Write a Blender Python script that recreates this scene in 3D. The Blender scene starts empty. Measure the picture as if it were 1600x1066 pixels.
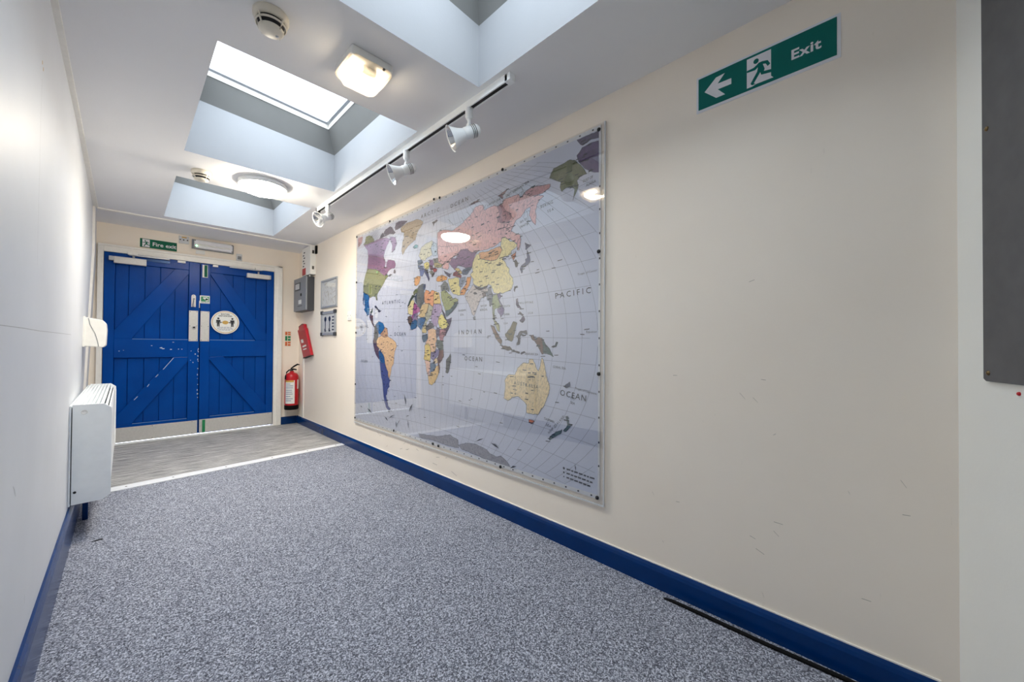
import bpy, bmesh, math, random
from mathutils import Vector, Matrix
from mathutils.geometry import tessellate_polygon
random.seed(7)
SC = bpy.context.scene
COL = SC.collection

# ---------------------------------------------------------------- camera
# room frame: X across the corridor, Y along it towards the blue doors, Z up
cam_d = bpy.data.cameras.new('camera')
cam_d.sensor_width = 36.0
cam_d.lens = 36.0 * 603.98 / 1600.0
cam_d.shift_y = 0.001
cam_d.clip_start = 0.02
cam = bpy.data.objects.new('camera', cam_d)
COL.objects.link(cam)
YAW, PIT, ROL = math.radians(45.05), math.radians(0.604), math.radians(0.375)
F = Vector((math.sin(YAW) * math.cos(PIT), math.cos(YAW) * math.cos(PIT), math.sin(PIT)))
R = Vector((math.cos(YAW), -math.sin(YAW), 0.0))
U = R.cross(F)
R2 = R * math.cos(ROL) + U * math.sin(ROL)
U2 = -R * math.sin(ROL) + U * math.cos(ROL)
M = Matrix((R2, U2, -F)).transposed().to_4x4()
M.translation = Vector((0, 0, 1.0463))
cam.matrix_world = M
SC.camera = cam

# ---------------------------------------------------------------- room measures (metres)
XL, XR, YF, H = -0.2035, 1.657, 5.722, 2.28
SKY = [(3.745, 5.015), (1.955, 3.213), (0.16, 1.412)]      # skylight wells along Y
SX0, SX1 = 0.252, 1.177                                    # and across X

# ---------------------------------------------------------------- sky, daylight, exposure
W = bpy.data.worlds.new('overcast_sky')
SC.world = W
W.use_nodes = True
wn = W.node_tree
for n in list(wn.nodes):
    wn.nodes.remove(n)
bg = wn.nodes.new('ShaderNodeBackground')
bg.inputs['Color'].default_value = (0.84, 0.92, 1.0, 1)
bg.inputs['Strength'].default_value = 4.0
wo = wn.nodes.new('ShaderNodeOutputWorld')
wn.links.new(bg.outputs[0], wo.inputs[0])
for (y0, y1) in SKY:                                        # portals steer sky sampling through the roof glass
    ld = bpy.data.lights.new('skylight_portal', 'AREA')
    ld.shape = 'RECTANGLE'
    ld.size, ld.size_y = 0.80, y1 - y0 - 0.12
    ld.cycles.is_portal = True
    lo = bpy.data.objects.new('skylight_portal', ld)
    lo.location = ((SX0 + SX1) / 2, (y0 + y1) / 2, 2.90)
    COL.objects.link(lo)
vs = SC.view_settings
vs.view_transform = 'Standard'
vs.look = 'None'
vs.exposure = 1.06
vs.gamma = 1.0
vs.use_curve_mapping = False
SC.cycles.max_bounces = 14
SC.cycles.diffuse_bounces = 10
SC.cycles.transparent_max_bounces = 12
SC.cycles.caustics_reflective = False
SC.cycles.sample_clamp_indirect = 6.0
LAMP_ROUND, LAMP_SQUARE = 68.0, 22.0                        # radiance of the two ceiling lamps

# ---------------------------------------------------------------- materials
def lin(c):
    c = c / 255.0
    return c / 12.92 if c <= 0.04045 else ((c + 0.055) / 1.055) ** 2.4
def rgb(r, g, b):
    return (lin(r), lin(g), lin(b), 1.0)
def new_mat(name):
    m = bpy.data.materials.new(name)
    m.use_nodes = True
    nt = m.node_tree
    b = nt.nodes['Principled BSDF']
    return m, nt, b
def coords(nt, scale=(1, 1, 1), kind='Object'):
    tc = nt.nodes.new('ShaderNodeTexCoord')
    mp = nt.nodes.new('ShaderNodeMapping')
    mp.inputs['Scale'].default_value = scale
    nt.links.new(tc.outputs[kind], mp.inputs['Vector'])
    return mp.outputs['Vector']
def noise(nt, vec, scale, detail=3.0, rough=0.55):
    n = nt.nodes.new('ShaderNodeTexNoise')
    n.inputs['Scale'].default_value = scale
    n.inputs['Detail'].default_value = detail
    n.inputs['Roughness'].default_value = rough
    nt.links.new(vec, n.inputs['Vector'])
    return n.outputs['Fac']
def ramp(nt, fac, stops):
    r = nt.nodes.new('ShaderNodeValToRGB')
    e = r.color_ramp.elements
    while len(e) > len(stops):
        e.remove(e[-1])
    while len(e) < len(stops):
        e.new(0.5)
    for i, (p, c) in enumerate(stops):
        e[i].position = p
        e[i].color = c
    nt.links.new(fac, r.inputs['Fac'])
    return r.outputs['Color']
def bump(nt, b, fac, strength, dist=0.002):
    n = nt.nodes.new('ShaderNodeBump')
    n.inputs['Strength'].default_value = strength
    n.inputs['Distance'].default_value = dist
    nt.links.new(fac, n.inputs['Height'])
    nt.links.new(n.outputs['Normal'], b.inputs['Normal'])
def mix(nt, fac, a, b):
    n = nt.nodes.new('ShaderNodeMix')
    n.data_type = 'RGBA'
    if isinstance(fac, float):
        n.inputs['Factor'].default_value = fac
    else:
        nt.links.new(fac, n.inputs['Factor'])
    for v, s in ((a, n.inputs[6]), (b, n.inputs[7])):
        if isinstance(v, tuple):
            s.default_value = v
        else:
            nt.links.new(v, s)
    return n.outputs[2]
def plain(name, c, rough=0.5, metal=0.0, var=0.05, scale=30.0, spec=None, bmp=0.0):
    m, nt, b = new_mat(name)
    c = rgb(*c)
    v = coords(nt)
    f = noise(nt, v, scale)
    lo = tuple(x * (1 - var) for x in c[:3]) + (1,)
    hi = tuple(min(1, x * (1 + var)) for x in c[:3]) + (1,)
    nt.links.new(ramp(nt, f, [(0.3, lo), (0.7, hi)]), b.inputs['Base Color'])
    b.inputs['Roughness'].default_value = rough
    b.inputs['Metallic'].default_value = metal
    if spec is not None:
        b.inputs['Specular IOR Level'].default_value = spec
    if bmp:
        bump(nt, b, f, bmp)
    return m
def emit(name, c, strength):
    m, nt, b = new_mat(name)
    b.inputs['Base Color'].default_value = c
    b.inputs['Roughness'].default_value = 0.35
    b.inputs['Emission Color'].default_value = c
    b.inputs['Emission Strength'].default_value = strength
    return m
def clear_sheet(name, rough=0.0, ior=1.49, tint=(1, 1, 1, 1)):
    m, nt, b = new_mat(name)
    nt.nodes.remove(b)
    out = nt.nodes['Material Output']
    tr = nt.nodes.new('ShaderNodeBsdfTransparent')
    tr.inputs['Color'].default_value = tint
    gl = nt.nodes.new('ShaderNodeBsdfGlossy')
    gl.inputs['Roughness'].default_value = rough
    # Schlick reflectance, the same from both faces of the sheet
    f0 = ((ior - 1) / (ior + 1)) ** 2
    lw = nt.nodes.new('ShaderNodeLayerWeight')
    lw.inputs['Blend'].default_value = 0.5
    pw = nt.nodes.new('ShaderNodeMath'); pw.operation = 'POWER'; pw.inputs[1].default_value = 5.0
    ma = nt.nodes.new('ShaderNodeMath'); ma.operation = 'MULTIPLY_ADD'
    ma.inputs[1].default_value = 1 - f0; ma.inputs[2].default_value = f0
    nt.links.new(lw.outputs['Facing'], pw.inputs[0]); nt.links.new(pw.outputs[0], ma.inputs[0])
    ms = nt.nodes.new('ShaderNodeMixShader')
    nt.links.new(ma.outputs[0], ms.inputs[0])
    nt.links.new(tr.outputs[0], ms.inputs[1])
    nt.links.new(gl.outputs[0], ms.inputs[2])
    nt.links.new(ms.outputs[0], out.inputs['Surface'])
    return m

def wall_paint(name, c, c2, rough, scuff=0.0):
    m, nt, b = new_mat(name)
    v = coords(nt)
    col = ramp(nt, noise(nt, v, 1.7, 4), [(0.35, rgb(*c)), (0.7, rgb(*c2))])
    if scuff:
        # sparse dark rub marks: thin streaks where stretched noise peaks
        v2 = coords(nt, (14, 14, 3.5))
        s1 = ramp(nt, noise(nt, v2, 3.0, 5, 0.7), [(0.70, (0, 0, 0, 1)), (0.76, (1, 1, 1, 1))])
        col = mix(nt, s1, col, tuple(x * (1 - scuff) for x in rgb(*c)[:3]) + (1,))
    nt.links.new(col, b.inputs['Base Color'])
    b.inputs['Roughness'].default_value = rough
    b.inputs['Specular IOR Level'].default_value = 0.25
    bump(nt, b, noise(nt, v, 90, 4), 0.12, 0.002)
    return m
MAT = {}
MAT['cream'] = wall_paint('cream_wall_paint', (244, 233, 218), (247, 237, 223), 0.55, 0.10)
MAT['white_gloss'] = wall_paint('white_satin_wall_paint', (212, 215, 220), (219, 222, 227), 0.46, 0.05)
MAT['pale_grey'] = wall_paint('pale_grey_wall_paint', (232, 232, 226), (237, 237, 231), 0.5)
MAT['ceiling'] = wall_paint('white_ceiling_emulsion', (235, 235, 236), (238, 238, 239), 0.8)
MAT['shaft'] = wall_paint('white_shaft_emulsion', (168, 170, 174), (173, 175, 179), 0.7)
MAT['liner'] = wall_paint('grey_white_upstand_lining', (128, 128, 126), (136, 136, 134), 0.7)  # darker than the well: shade of the inward-leaning faces is painted in
MAT['trim'] = plain('white_gloss_trim', (240, 237, 230), 0.35, var=0.03)
MAT['strip'] = plain('white_aluminium_strip', (242, 244, 247), 0.4, 0.1, var=0.03)
MAT['door_strip'] = plain('white_door_sill', (240, 241, 242), 0.35, var=0.02)
MAT['white_plastic'] = plain('white_plastic', (240, 239, 234), 0.4, var=0.02)
MAT['white_metal'] = plain('white_enamel', (246, 249, 250), 0.35, var=0.02)
MAT['cream_plastic'] = plain('aged_cream_plastic', (228, 220, 203), 0.45, var=0.04)
MAT['dark'] = plain('matt_black', (22, 22, 24), 0.6, var=0.1)
MAT['black_rubber'] = plain('black_rubber', (10, 10, 12), 0.75, var=0.1, spec=0.2)
MAT['steel'] = plain('brushed_steel', (206, 204, 200), 0.42, 0.25, var=0.05, scale=60)
MAT['alu'] = plain('satin_aluminium', (178, 182, 188), 0.35, 0.5, var=0.04)
MAT['silver'] = plain('polished_reflector', (225, 225, 225), 0.16, 0.95, var=0.02)
MAT['screw'] = plain('dull_screw', (90, 86, 80), 0.45, 0.7)
MAT['brass'] = plain('brass_dome_screw', (120, 100, 70), 0.3, 0.9)
MAT['board'] = plain('charcoal_board', (86, 86, 88), 0.55, var=0.10, scale=18)
MAT['red'] = plain('red_enamel', (190, 18, 32), 0.3, var=0.04)
MAT['red_vinyl'] = plain('red_vinyl', (178, 20, 38), 0.4, var=0.08, bmp=0.1)
MAT['paper'] = plain('white_paper', (232, 232, 228), 0.6, var=0.02)
MAT['green'] = plain('safety_green', (0, 104, 96), 0.5, var=0.03, spec=0.2)
MAT['green_dark'] = plain('fire_exit_green', (10, 98, 72), 0.5, var=0.03, spec=0.2)
MAT['green_bright'] = plain('bright_green_print', (20, 130, 80), 0.4, var=0.03)
MAT['sign_white'] = plain('sign_white', (228, 228, 232), 0.4, var=0.02)
MAT['gold'] = plain('ochre_print', (205, 165, 85), 0.5, var=0.04)
MAT['ink'] = plain('black_ink', (28, 32, 40), 0.6, var=0.05)
MAT['ink_soft'] = plain('grey_ink', (72, 76, 88), 0.6, var=0.05)
MAT['orange'] = plain('orange_print', (214, 110, 60), 0.5, var=0.05)
MAT['blue_ink'] = plain('blue_ink', (120, 132, 160), 0.6, var=0.05)
MAT['cab_grey'] = plain('grey_cabinet_enamel', (128, 132, 138), 0.4, var=0.03)
MAT['cab_dark'] = plain('dark_cabinet_side', (62, 64, 70), 0.45, var=0.05)
MAT['skirt'] = plain('blue_gloss_skirting', (0, 48, 104), 0.22, var=0.10, scale=9, bmp=0.05, spec=0.25)
MAT['navy'] = plain('navy_closer_track', (40, 78, 130), 0.2, 0.3, var=0.05)
MAT['frosted'] = plain('frosted_cover', (206, 208, 210), 0.3, var=0.03)
MAT['led_green'] = emit('green_led', (0.25, 1.0, 0.4, 1), 2.0)
MAT['glass'] = clear_sheet('roof_glass', 0.0, 1.5, (0.97, 0.985, 0.99, 1))
MAT['acrylic'] = clear_sheet('clear_acrylic', 0.008, 1.95)
MAT['poly'] = clear_sheet('clear_frame_cover', 0.05, 1.45)

def door_paint():
    m, nt, b = new_mat('blue_gloss_door_paint')
    v = coords(nt)
    col = ramp(nt, noise(nt, v, 3.0, 4), [(0.3, rgb(0, 62, 140)), (0.7, rgb(0, 71, 156))])
    ch = ramp(nt, noise(nt, coords(nt, (40, 40, 95)), 1.0, 2, 0.5), [(0.80, (0, 0, 0, 1)), (0.81, (1, 1, 1, 1))])
    nt.links.new(mix(nt, ch, col, rgb(170, 190, 214)), b.inputs['Base Color'])
    b.inputs['Roughness'].default_value = 0.26
    b.inputs['Specular IOR Level'].default_value = 0.13
    bump(nt, b, noise(nt, coords(nt, (60, 60, 9)), 2.0, 3), 0.25, 0.003)
    return m
MAT['door'] = door_paint()

def carpet():
    m, nt, b = new_mat('grey_cord_carpet')
    v = coords(nt)
    vo = nt.nodes.new('ShaderNodeTexVoronoi')
    vo.inputs['Scale'].default_value = 260.0
    nt.links.new(v, vo.inputs['Vector'])
    sep = nt.nodes.new('ShaderNodeSeparateColor')
    nt.links.new(vo.outputs['Color'], sep.inputs[0])
    f1 = sep.outputs[0]
    f2 = noise(nt, v, 2.2, 3)
    f3 = noise(nt, coords(nt, (210, 110, 1)), 1.0, 2, 0.6)
    fm = nt.nodes.new('ShaderNodeMath'); fm.operation = 'ADD'
    nt.links.new(f1, fm.inputs[0]); nt.links.new(f3, fm.inputs[1])
    fm2 = nt.nodes.new('ShaderNodeMath'); fm2.operation = 'MULTIPLY'; fm2.inputs[1].default_value = 0.5
    nt.links.new(fm.outputs[0], fm2.inputs[0])
    c1 = ramp(nt, fm2.outputs[0], [(0.26, rgb(58, 60, 70)), (0.5, rgb(122, 126, 139)), (0.74, rgb(204, 208, 222))])
    c2 = mix(nt, 0.10, c1, ramp(nt, f2, [(0.35, rgb(118, 121, 131)), (0.65, rgb(160, 164, 175))]))
    nt.links.new(c2, b.inputs['Base Color'])
    b.inputs['Roughness'].default_value = 0.95
    b.inputs['Specular IOR Level'].default_value = 0.1
    bump(nt, b, fm.outputs[0], 0.35, 0.003)
    return m
MAT['carpet'] = carpet()

def planks():
    m, nt, b = new_mat('grey_oak_vinyl')
    oi = nt.nodes.new('ShaderNodeObjectInfo')
    tc = nt.nodes.new('ShaderNodeTexCoord')
    ad = nt.nodes.new('ShaderNodeVectorMath'); ad.operation = 'ADD'
    cb = nt.nodes.new('ShaderNodeCombineXYZ')
    ml = nt.nodes.new('ShaderNodeMath'); ml.operation = 'MULTIPLY'; ml.inputs[1].default_value = 7.0
    nt.links.new(oi.outputs['Random'], ml.inputs[0])
    nt.links.new(ml.outputs[0], cb.inputs[0]); nt.links.new(ml.outputs[0], cb.inputs[1])
    nt.links.new(tc.outputs['Object'], ad.inputs[0]); nt.links.new(cb.outputs[0], ad.inputs[1])
    mp = nt.nodes.new('ShaderNodeMapping'); mp.inputs['Scale'].default_value = (2.2, 34, 1)
    nt.links.new(ad.outputs[0], mp.inputs['Vector'])
    g = noise(nt, mp.outputs[0], 2.2, 7, 0.68)
    nt.links.new(ramp(nt, g, [(0.36, rgb(76, 74, 72)), (0.49, rgb(160, 159, 158)), (0.62, rgb(216, 214, 211))]), b.inputs['Base Color'])
    b.inputs['Roughness'].default_value = 0.5
    bump(nt, b, g, 0.2, 0.002)
    return m
MAT['plank'] = planks()

def printed(name, relief=0.0):
    # ink colours of the map sheet: one colour per printed region, with fine hill shading in the print
    m, nt, b = new_mat(name)
    at = nt.nodes.new('ShaderNodeAttribute')
    at.attribute_name = 'ink'
    v = coords(nt, (1, 30, 20))
    f = noise(nt, v, 2.6, 6, 0.8)
    dk = ramp(nt, f, [(0.36, (0.36, 0.36, 0.38, 1)), (0.47, (0.92, 0.92, 0.92, 1)), (0.64, (1.18, 1.18, 1.15, 1))])
    mm = nt.nodes.new('ShaderNodeMix'); mm.data_type = 'RGBA'; mm.blend_type = 'MULTIPLY'
    mm.inputs['Factor'].default_value = relief
    nt.links.new(at.outputs['Color'], mm.inputs[6]); nt.links.new(dk, mm.inputs[7])
    nt.links.new(mm.outputs[2], b.inputs['Base Color'])
    b.inputs['Roughness'].default_value = 0.6
    return m
MAT['print'] = printed('map_country_inks', 0.85)
MAT['sea'] = plain('map_sea_print', (214, 219, 236), 0.6, var=0.02, scale=4)
MAT['map_margin'] = plain('map_white_margin', (236, 237, 240), 0.6, var=0.02)
MAT['grat'] = plain('map_grid_ink', (122, 127, 146), 0.6)
MAT['map_ink'] = plain('map_lettering_ink', (36, 38, 46), 0.6)

# ---------------------------------------------------------------- mesh tools
class MB:
    def __init__(self):
        self.v, self.f, self.s = [], [], []
    def add(self, vs, fs, smooth=False):
        o = len(self.v)
        self.v += [tuple(p) for p in vs]
        self.f += [tuple(i + o for i in q) for q in fs]
        self.s += [smooth] * len(fs)
        return self
    def box(self, x0, x1, y0, y1, z0, z1):
        vs = [(x, y, z) for z in (z0, z1) for y in (y0, y1) for x in (x0, x1)]
        return self.add(vs, [(0, 2, 3, 1), (4, 5, 7, 6), (0, 1, 5, 4), (2, 6, 7, 3), (0, 4, 6, 2), (1, 3, 7, 5)])
    def prism(self, poly, fn, d0, d1):
        # poly: 2D outline; fn(a, b, d) -> world point
        n = len(poly)
        area = sum(poly[i][0] * poly[(i + 1) % n][1] - poly[(i + 1) % n][0] * poly[i][1] for i in range(n))
        if area < 0:
            poly = poly[::-1]
        vs = [fn(a, b, d0) for a, b in poly] + [fn(a, b, d1) for a, b in poly]
        tris = tessellate_polygon([[Vector((a, b, 0)) for a, b in poly]])
        fs = [tuple(t) for t in tris] + [tuple(i + n for i in reversed(t)) for t in tris]
        fs += [(i, (i + 1) % n, (i + 1) % n + n, i + n) for i in range(n)]
        return self.add(vs, fs)
    def flat(self, poly, fn, d):
        tris = tessellate_polygon([[Vector((a, b, 0)) for a, b in poly]])
        return self.add([fn(a, b, d) for a, b in poly], [tuple(t) for t in tris])
    def lathe(self, prof, org=(0, 0, 0), axis=(0, 0, 1), n=32, smooth=True, arc=(0, 2 * math.pi)):
        ax = Vector(axis).normalized()
        t = Vector((1, 0, 0)) if abs(ax.x) < 0.9 else Vector((0, 1, 0))
        e1 = ax.cross(t).normalized()
        e2 = ax.cross(e1)
        org = Vector(org)
        full = abs(arc[1] - arc[0] - 2 * math.pi) < 1e-6
        m = n if full else n + 1
        vs, fs = [], []
        for r, h in prof:
            for i in range(m):
                a = arc[0] + (arc[1] - arc[0]) * i / n
                vs.append(org + ax * h + (e1 * math.cos(a) + e2 * math.sin(a)) * max(r, 1e-5))
        for k in range(len(prof) - 1):
            for i in range(n):
                j = (i + 1) % m
                fs.append((k * m + i, k * m + j, (k + 1) * m + j, (k + 1) * m + i))
        return self.add(vs, fs, smooth)
    def cyl(self, a, b, r, n=16, r2=None):
        a, b = Vector(a), Vector(b)
        L = (b - a).length
        r2 = r if r2 is None else r2
        return self.lathe([(0, 0), (r, 0), (r, 0), (r2, L), (r2, L), (0, L)], a, b - a, n, False)
    def tube(self, pts, r, n=8):
        pts = [Vector(p) for p in pts]
        rings = []
        for i, p in enumerate(pts):
            d = (pts[min(i + 1, len(pts) - 1)] - pts[max(i - 1, 0)]).normalized()
            t = Vector((0, 0, 1)) if abs(d.z) < 0.9 else Vector((1, 0, 0))
            e1 = d.cross(t).normalized()
            e2 = d.cross(e1)
            rr = r[i] if isinstance(r, (list, tuple)) else r
            rings.append([p + (e1 * math.cos(2 * math.pi * k / n) + e2 * math.sin(2 * math.pi * k / n)) * rr for k in range(n)])
        vs = [q for g in rings for q in g]
        fs = []
        for i in range(len(pts) - 1):
            for k in range(n):
                l = (k + 1) % n
                fs.append((i * n + k, i * n + l, (i + 1) * n + l, (i + 1) * n + k))
        fs.append(tuple(range(n))[::-1])
        fs.append(tuple(range((len(pts) - 1) * n, len(pts) * n)))
        return self.add(vs, fs, True)
    def build(self, name, mat, parent=None, bevel=0.0, seg=2, label=None):
        me = bpy.data.meshes.new(name)
        off = Vector((0, 0, 0))
        p = parent
        while p is not None:
            off += Vector(p.location)
            p = p.parent
        me.from_pydata([Vector(v) - off for v in self.v], [], self.f)
        for i, s in enumerate(self.s):
            me.polygons[i].use_smooth = s
        bm = bmesh.new()
        bm.from_mesh(me)
        bmesh.ops.remove_doubles(bm, verts=bm.verts, dist=1e-6)
        bmesh.ops.recalc_face_normals(bm, faces=bm.faces)
        if bevel:
            bmesh.ops.bevel(bm, geom=[e for e in bm.edges if len(e.link_faces) == 2 and e.calc_face_angle(0) > 0.6],
                            offset=bevel, segments=seg, affect='EDGES', profile=0.6)
        bm.to_mesh(me)
        bm.free()
        me.materials.append(MAT[mat] if isinstance(mat, str) else mat)
        o = bpy.data.objects.new(name, me)
        COL.objects.link(o)
        o.parent = parent
        if label:
            o['label'] = label
        return o

def tag(o, label, cat, group=None):
    o['label'] = label
    o['category'] = cat
    if group:
        o['group'] = group
    return o
def thing(name, loc, label, cat, group=None):
    o = bpy.data.objects.new(name, None)
    o.empty_display_size = 0.05
    o.location = loc
    COL.objects.link(o)
    return tag(o, label, cat, group)
def struct(o):
    o['kind'] = 'structure'
    return o
def struct_empty(name, loc):
    o = bpy.data.objects.new(name, None)
    o.empty_display_size = 0.05
    o.location = loc
    COL.objects.link(o)
    return struct(o)

# plane frames: (a to the viewer's right, b up, d out of the wall towards the room)
def far(a, b, d):
    return (a, YF - d, b)
def door_pl(a, b, d):
    return (a, 5.70 - d, b)
def right(a, b, d):              # a grows to the viewer's right, i.e. towards the camera: a = -Y
    return (XR - d, -a, b)
def text2d(s, size, spacing=1.0, weight=0.0, shear=0.0, align='LEFT', font=None):
    cu = bpy.data.curves.new('lettering', 'FONT')
    cu.body = s
    cu.size = size
    cu.space_character = spacing
    cu.offset = weight
    cu.shear = shear
    cu.align_x = align
    cu.resolution_u = 2
    ob = bpy.data.objects.new('lettering', cu)
    COL.objects.link(ob)
    dg = bpy.context.evaluated_depsgraph_get()
    me = bpy.data.meshes.new_from_object(ob.evaluated_get(dg))
    vs = [(v.co.x, v.co.y) for v in me.vertices]
    fs = [tuple(p.vertices) for p in me.polygons]
    bpy.data.objects.remove(ob)
    bpy.data.curves.remove(cu)
    bpy.data.meshes.remove(me)
    return vs, fs
def put_text(mb, s, size, fn, a, b, d, rot=0.0, sx=1.0, **k):
    vs, fs = text2d(s, size, **k)
    c, q = math.cos(rot), math.sin(rot)
    mb.add([fn(a + (x * sx) * c - y * q, b + (x * sx) * q + y * c, d) for x, y in vs], fs)
def rect(a0, a1, b0, b1):
    return [(a0, b0), (a1, b0), (a1, b1), (a0, b1)]
def circle(ca, cb, r, n=28, rb=None):
    rb = rb or r
    return [(ca + r * math.cos(2 * math.pi * i / n), cb + rb * math.sin(2 * math.pi * i / n)) for i in range(n)]

# ================================================================ THE SETTING
# ---- floor: slab, carpet, lobby planks
fl = MB().box(-0.45, 1.80, -0.95, 5.86, -0.08, -0.012).build('floor', 'dark')
struct(fl)
strip_near = lambda x: 3.915 + (x + 0.06) * 0.108
strip_far = lambda x: 4.025 + (x + 0.06) * 0.092
def topz(a, b, d):
    return (a, b, d)
mid = lambda x: (strip_near(x) + strip_far(x)) / 2
MB().prism([(-0.30, -0.95), (1.70, -0.95), (1.70, mid(1.70)), (-0.30, mid(-0.30))], topz, -0.012, 0.0).build('carpet', 'carpet', fl, label='flecked grey cord carpet')
ys = [3.96, 4.284, 4.443, 4.602, 4.761, 4.920, 5.079, 5.238, 5.397, 5.556, 5.70]
for i in range(len(ys) - 1):
    # the first plank is cut on the skew of the threshold strip
    lo = (lambda x: mid(x) + 0.001) if i == 0 else (lambda x: ys[i] + 0.0012)
    MB().prism([(-0.26, lo(-0.26)), (1.69, lo(1.69)), (1.69, ys[i + 1] - 0.0012), (-0.26, ys[i + 1] - 0.0012)], topz, -0.012, 0.0).build('plank', 'plank', fl)
st = struct_empty('trim_1', (0.72, 4.05, 0.0))
MB().prism([(-0.24, strip_near(-0.24)), (1.638, strip_near(1.638)), (1.638, strip_far(1.638)), (-0.24, strip_far(-0.24))], topz, 0.0, 0.006).build('threshold_strip', 'strip', st, bevel=0.002)
for x in (0.02, 0.28, 0.62, 0.97, 1.28, 1.56):
    MB().lathe([(0.006, 0), (0.005, 0.0015), (0, 0.002)], (x, (strip_near(x) + strip_far(x)) / 2, 0.006), (0, 0, 1), 10).build('screw', 'screw', st)
st['label'] = 'white metal threshold strip between carpet and planks'

# ---- ceiling with three skylight wells
c = MB()
xs = [-0.45, SX0, SX1, 1.80]
yb = sorted([-0.95, 5.86] + [v for p in SKY for v in p])
for i in range(3):
    for j in range(len(yb) - 1):
        if i == 1 and any(abs(yb[j] - p[0]) < 1e-6 for p in SKY):
            continue
        c.add([(xs[i], yb[j], H), (xs[i + 1], yb[j], H), (xs[i + 1], yb[j + 1], H), (xs[i], yb[j + 1], H)], [(0, 3, 2, 1)])
struct(c.build('ceiling', 'ceiling'))
def zl(x):
    return 2.575 + 0.07 * (SX1 - x)
def zt(x):
    return 2.720 + 0.07 * (SX1 - x)
IN = 0.072
for k, (y0, y1) in enumerate(SKY):
    w = struct_empty('window_%d' % (k + 1), ((SX0 + SX1) / 2, (y0 + y1) / 2, H))
    w['label'] = ['skylight in a white well nearest the blue doors', 'skylight beside the square lamp, roof glass in view', 'nearest skylight well, cut by the top of the picture'][k]
    s = MB()
    ring0 = [(SX0, y0), (SX1, y0), (SX1, y1), (SX0, y1)]
    ring1 = [(SX0 + IN, y0 + IN), (SX1 - IN, y0 + IN), (SX1 - IN, y1 - IN), (SX0 + IN, y1 - IN)]
    a = [(x, y, H) for x, y in ring0]
    b = [(x, y, zl(x)) for x, y in ring0]
    t = [(x, y, zt(x)) for x, y in ring1]
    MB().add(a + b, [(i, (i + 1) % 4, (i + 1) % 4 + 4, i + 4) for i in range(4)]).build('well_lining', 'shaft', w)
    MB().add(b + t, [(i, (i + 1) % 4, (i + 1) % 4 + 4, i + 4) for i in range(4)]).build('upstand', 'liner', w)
    # frame: mitred bars standing on the upstand, proud inwards, and a dark gasket
    def ring(inset, dz):
        return [(x, y, zt(x) + dz) for x, y in [(SX0 + IN + inset, y0 + IN + inset), (SX1 - IN - inset, y0 + IN + inset), (SX1 - IN - inset, y1 - IN - inset), (SX0 + IN + inset, y1 - IN - inset)]]
    def loft(rs):
        vs = [p for r in rs for p in r]
        fs = [(m * 4 + i, m * 4 + (i + 1) % 4, m * 4 + 4 + (i + 1) % 4, m * 4 + 4 + i) for m in range(len(rs) - 1) for i in range(4)]
        return MB().add(vs, fs)
    fr = loft([ring(-0.05, 0.0), ring(0.004, 0.0), ring(0.006, 0.032), ring(-0.05, 0.04), ring(-0.05, 0.0)]).build('window_frame', 'trim', w)
    loft([ring(0.006, 0.032), ring(0.022, 0.040), ring(0.022, 0.050), ring(-0.05, 0.050)]).build('gasket', 'alu', fr)
    g0, g1 = ring(-0.03, 0.051), ring(-0.03, 0.057)
    MB().add(g0 + g1, [(0, 1, 2, 3), (7, 6, 5, 4)] + [(i, (i + 1) % 4, (i + 1) % 4 + 4, i + 4) for i in range(4)]).build('pane', 'glass', w)

# ---- walls
def xleft(y, z):
    s = max(0.0, min(1.0, (y - 3.2) / 1.9))
    return XL - 0.012 * s - 0.036 * s * max(0.0, (1.85 - z) / 1.15)
g = MB()
yy = [-0.95, 0.6, 2.0, 3.2, 3.6, 4.0, 4.4, 4.8, 5.1, 5.45, 5.80]
zz = [-0.01, 0.5, 1.0, 1.5, 1.85, 2.1, 2.34]
vs = [(xleft(y, z), y, z) for y in yy for z in zz] + [(XL - 0.18, y, z) for y in yy for z in zz]
n, m = len(yy), len(zz)
fs = []
for i in range(n - 1):
    for j in range(m - 1):
        q = (i * m + j, (i + 1) * m + j, (i + 1) * m + j + 1, i * m + j + 1)
        fs.append(q)
        fs.append(tuple(v + n * m for v in reversed(q)))
for i in range(n - 1):
    fs.append((i * m, (i + 1) * m, (i + 1) * m + n * m, i * m + n * m))
    fs.append((i * m + m - 1, (i + 1) * m + m - 1, (i + 1) * m + m - 1 + n * m, i * m + m - 1 + n * m))
for j in range(m - 1):
    fs.append((j, j + 1, j + 1 + n * m, j + n * m))
    e = (n - 1) * m
    fs.append((e + j, e + j + 1, e + j + 1 + n * m, e + j + n * m))
g.add(vs, fs)
struct(g.build('wall_left', 'white_gloss'))
struct(MB().box(XR, XR + 0.12, -0.12, 5.86, -0.01, 2.34).build('wall_right', 'cream'))
w = MB()
w.box(-0.42, -0.15, YF, YF + 0.10, -0.01, 2.34)
w.box(1.36, 1.78, YF, YF + 0.10, -0.01, 2.34)
w.box(-0.15, 1.36, YF, YF + 0.10, 1.99, 2.34)
struct(w.build('wall_far', 'cream'))
ba = math.radians(70.6)
bdir, bnor = Vector((-math.sin(ba), -math.cos(ba), 0)), Vector((-math.cos(ba), math.sin(ba), 0))
BP = Vector((XR, -0.12, 0))
def back(a, b, d):                 # a = distance from the corner with the right wall
    p = BP + bdir * a + bnor * d
    return (p.x, p.y, b)
struct(MB().prism(rect(-0.12, 2.08, -0.01, 2.34), back, -0.12, 0.0).build('wall_back', 'pale_grey'))

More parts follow.
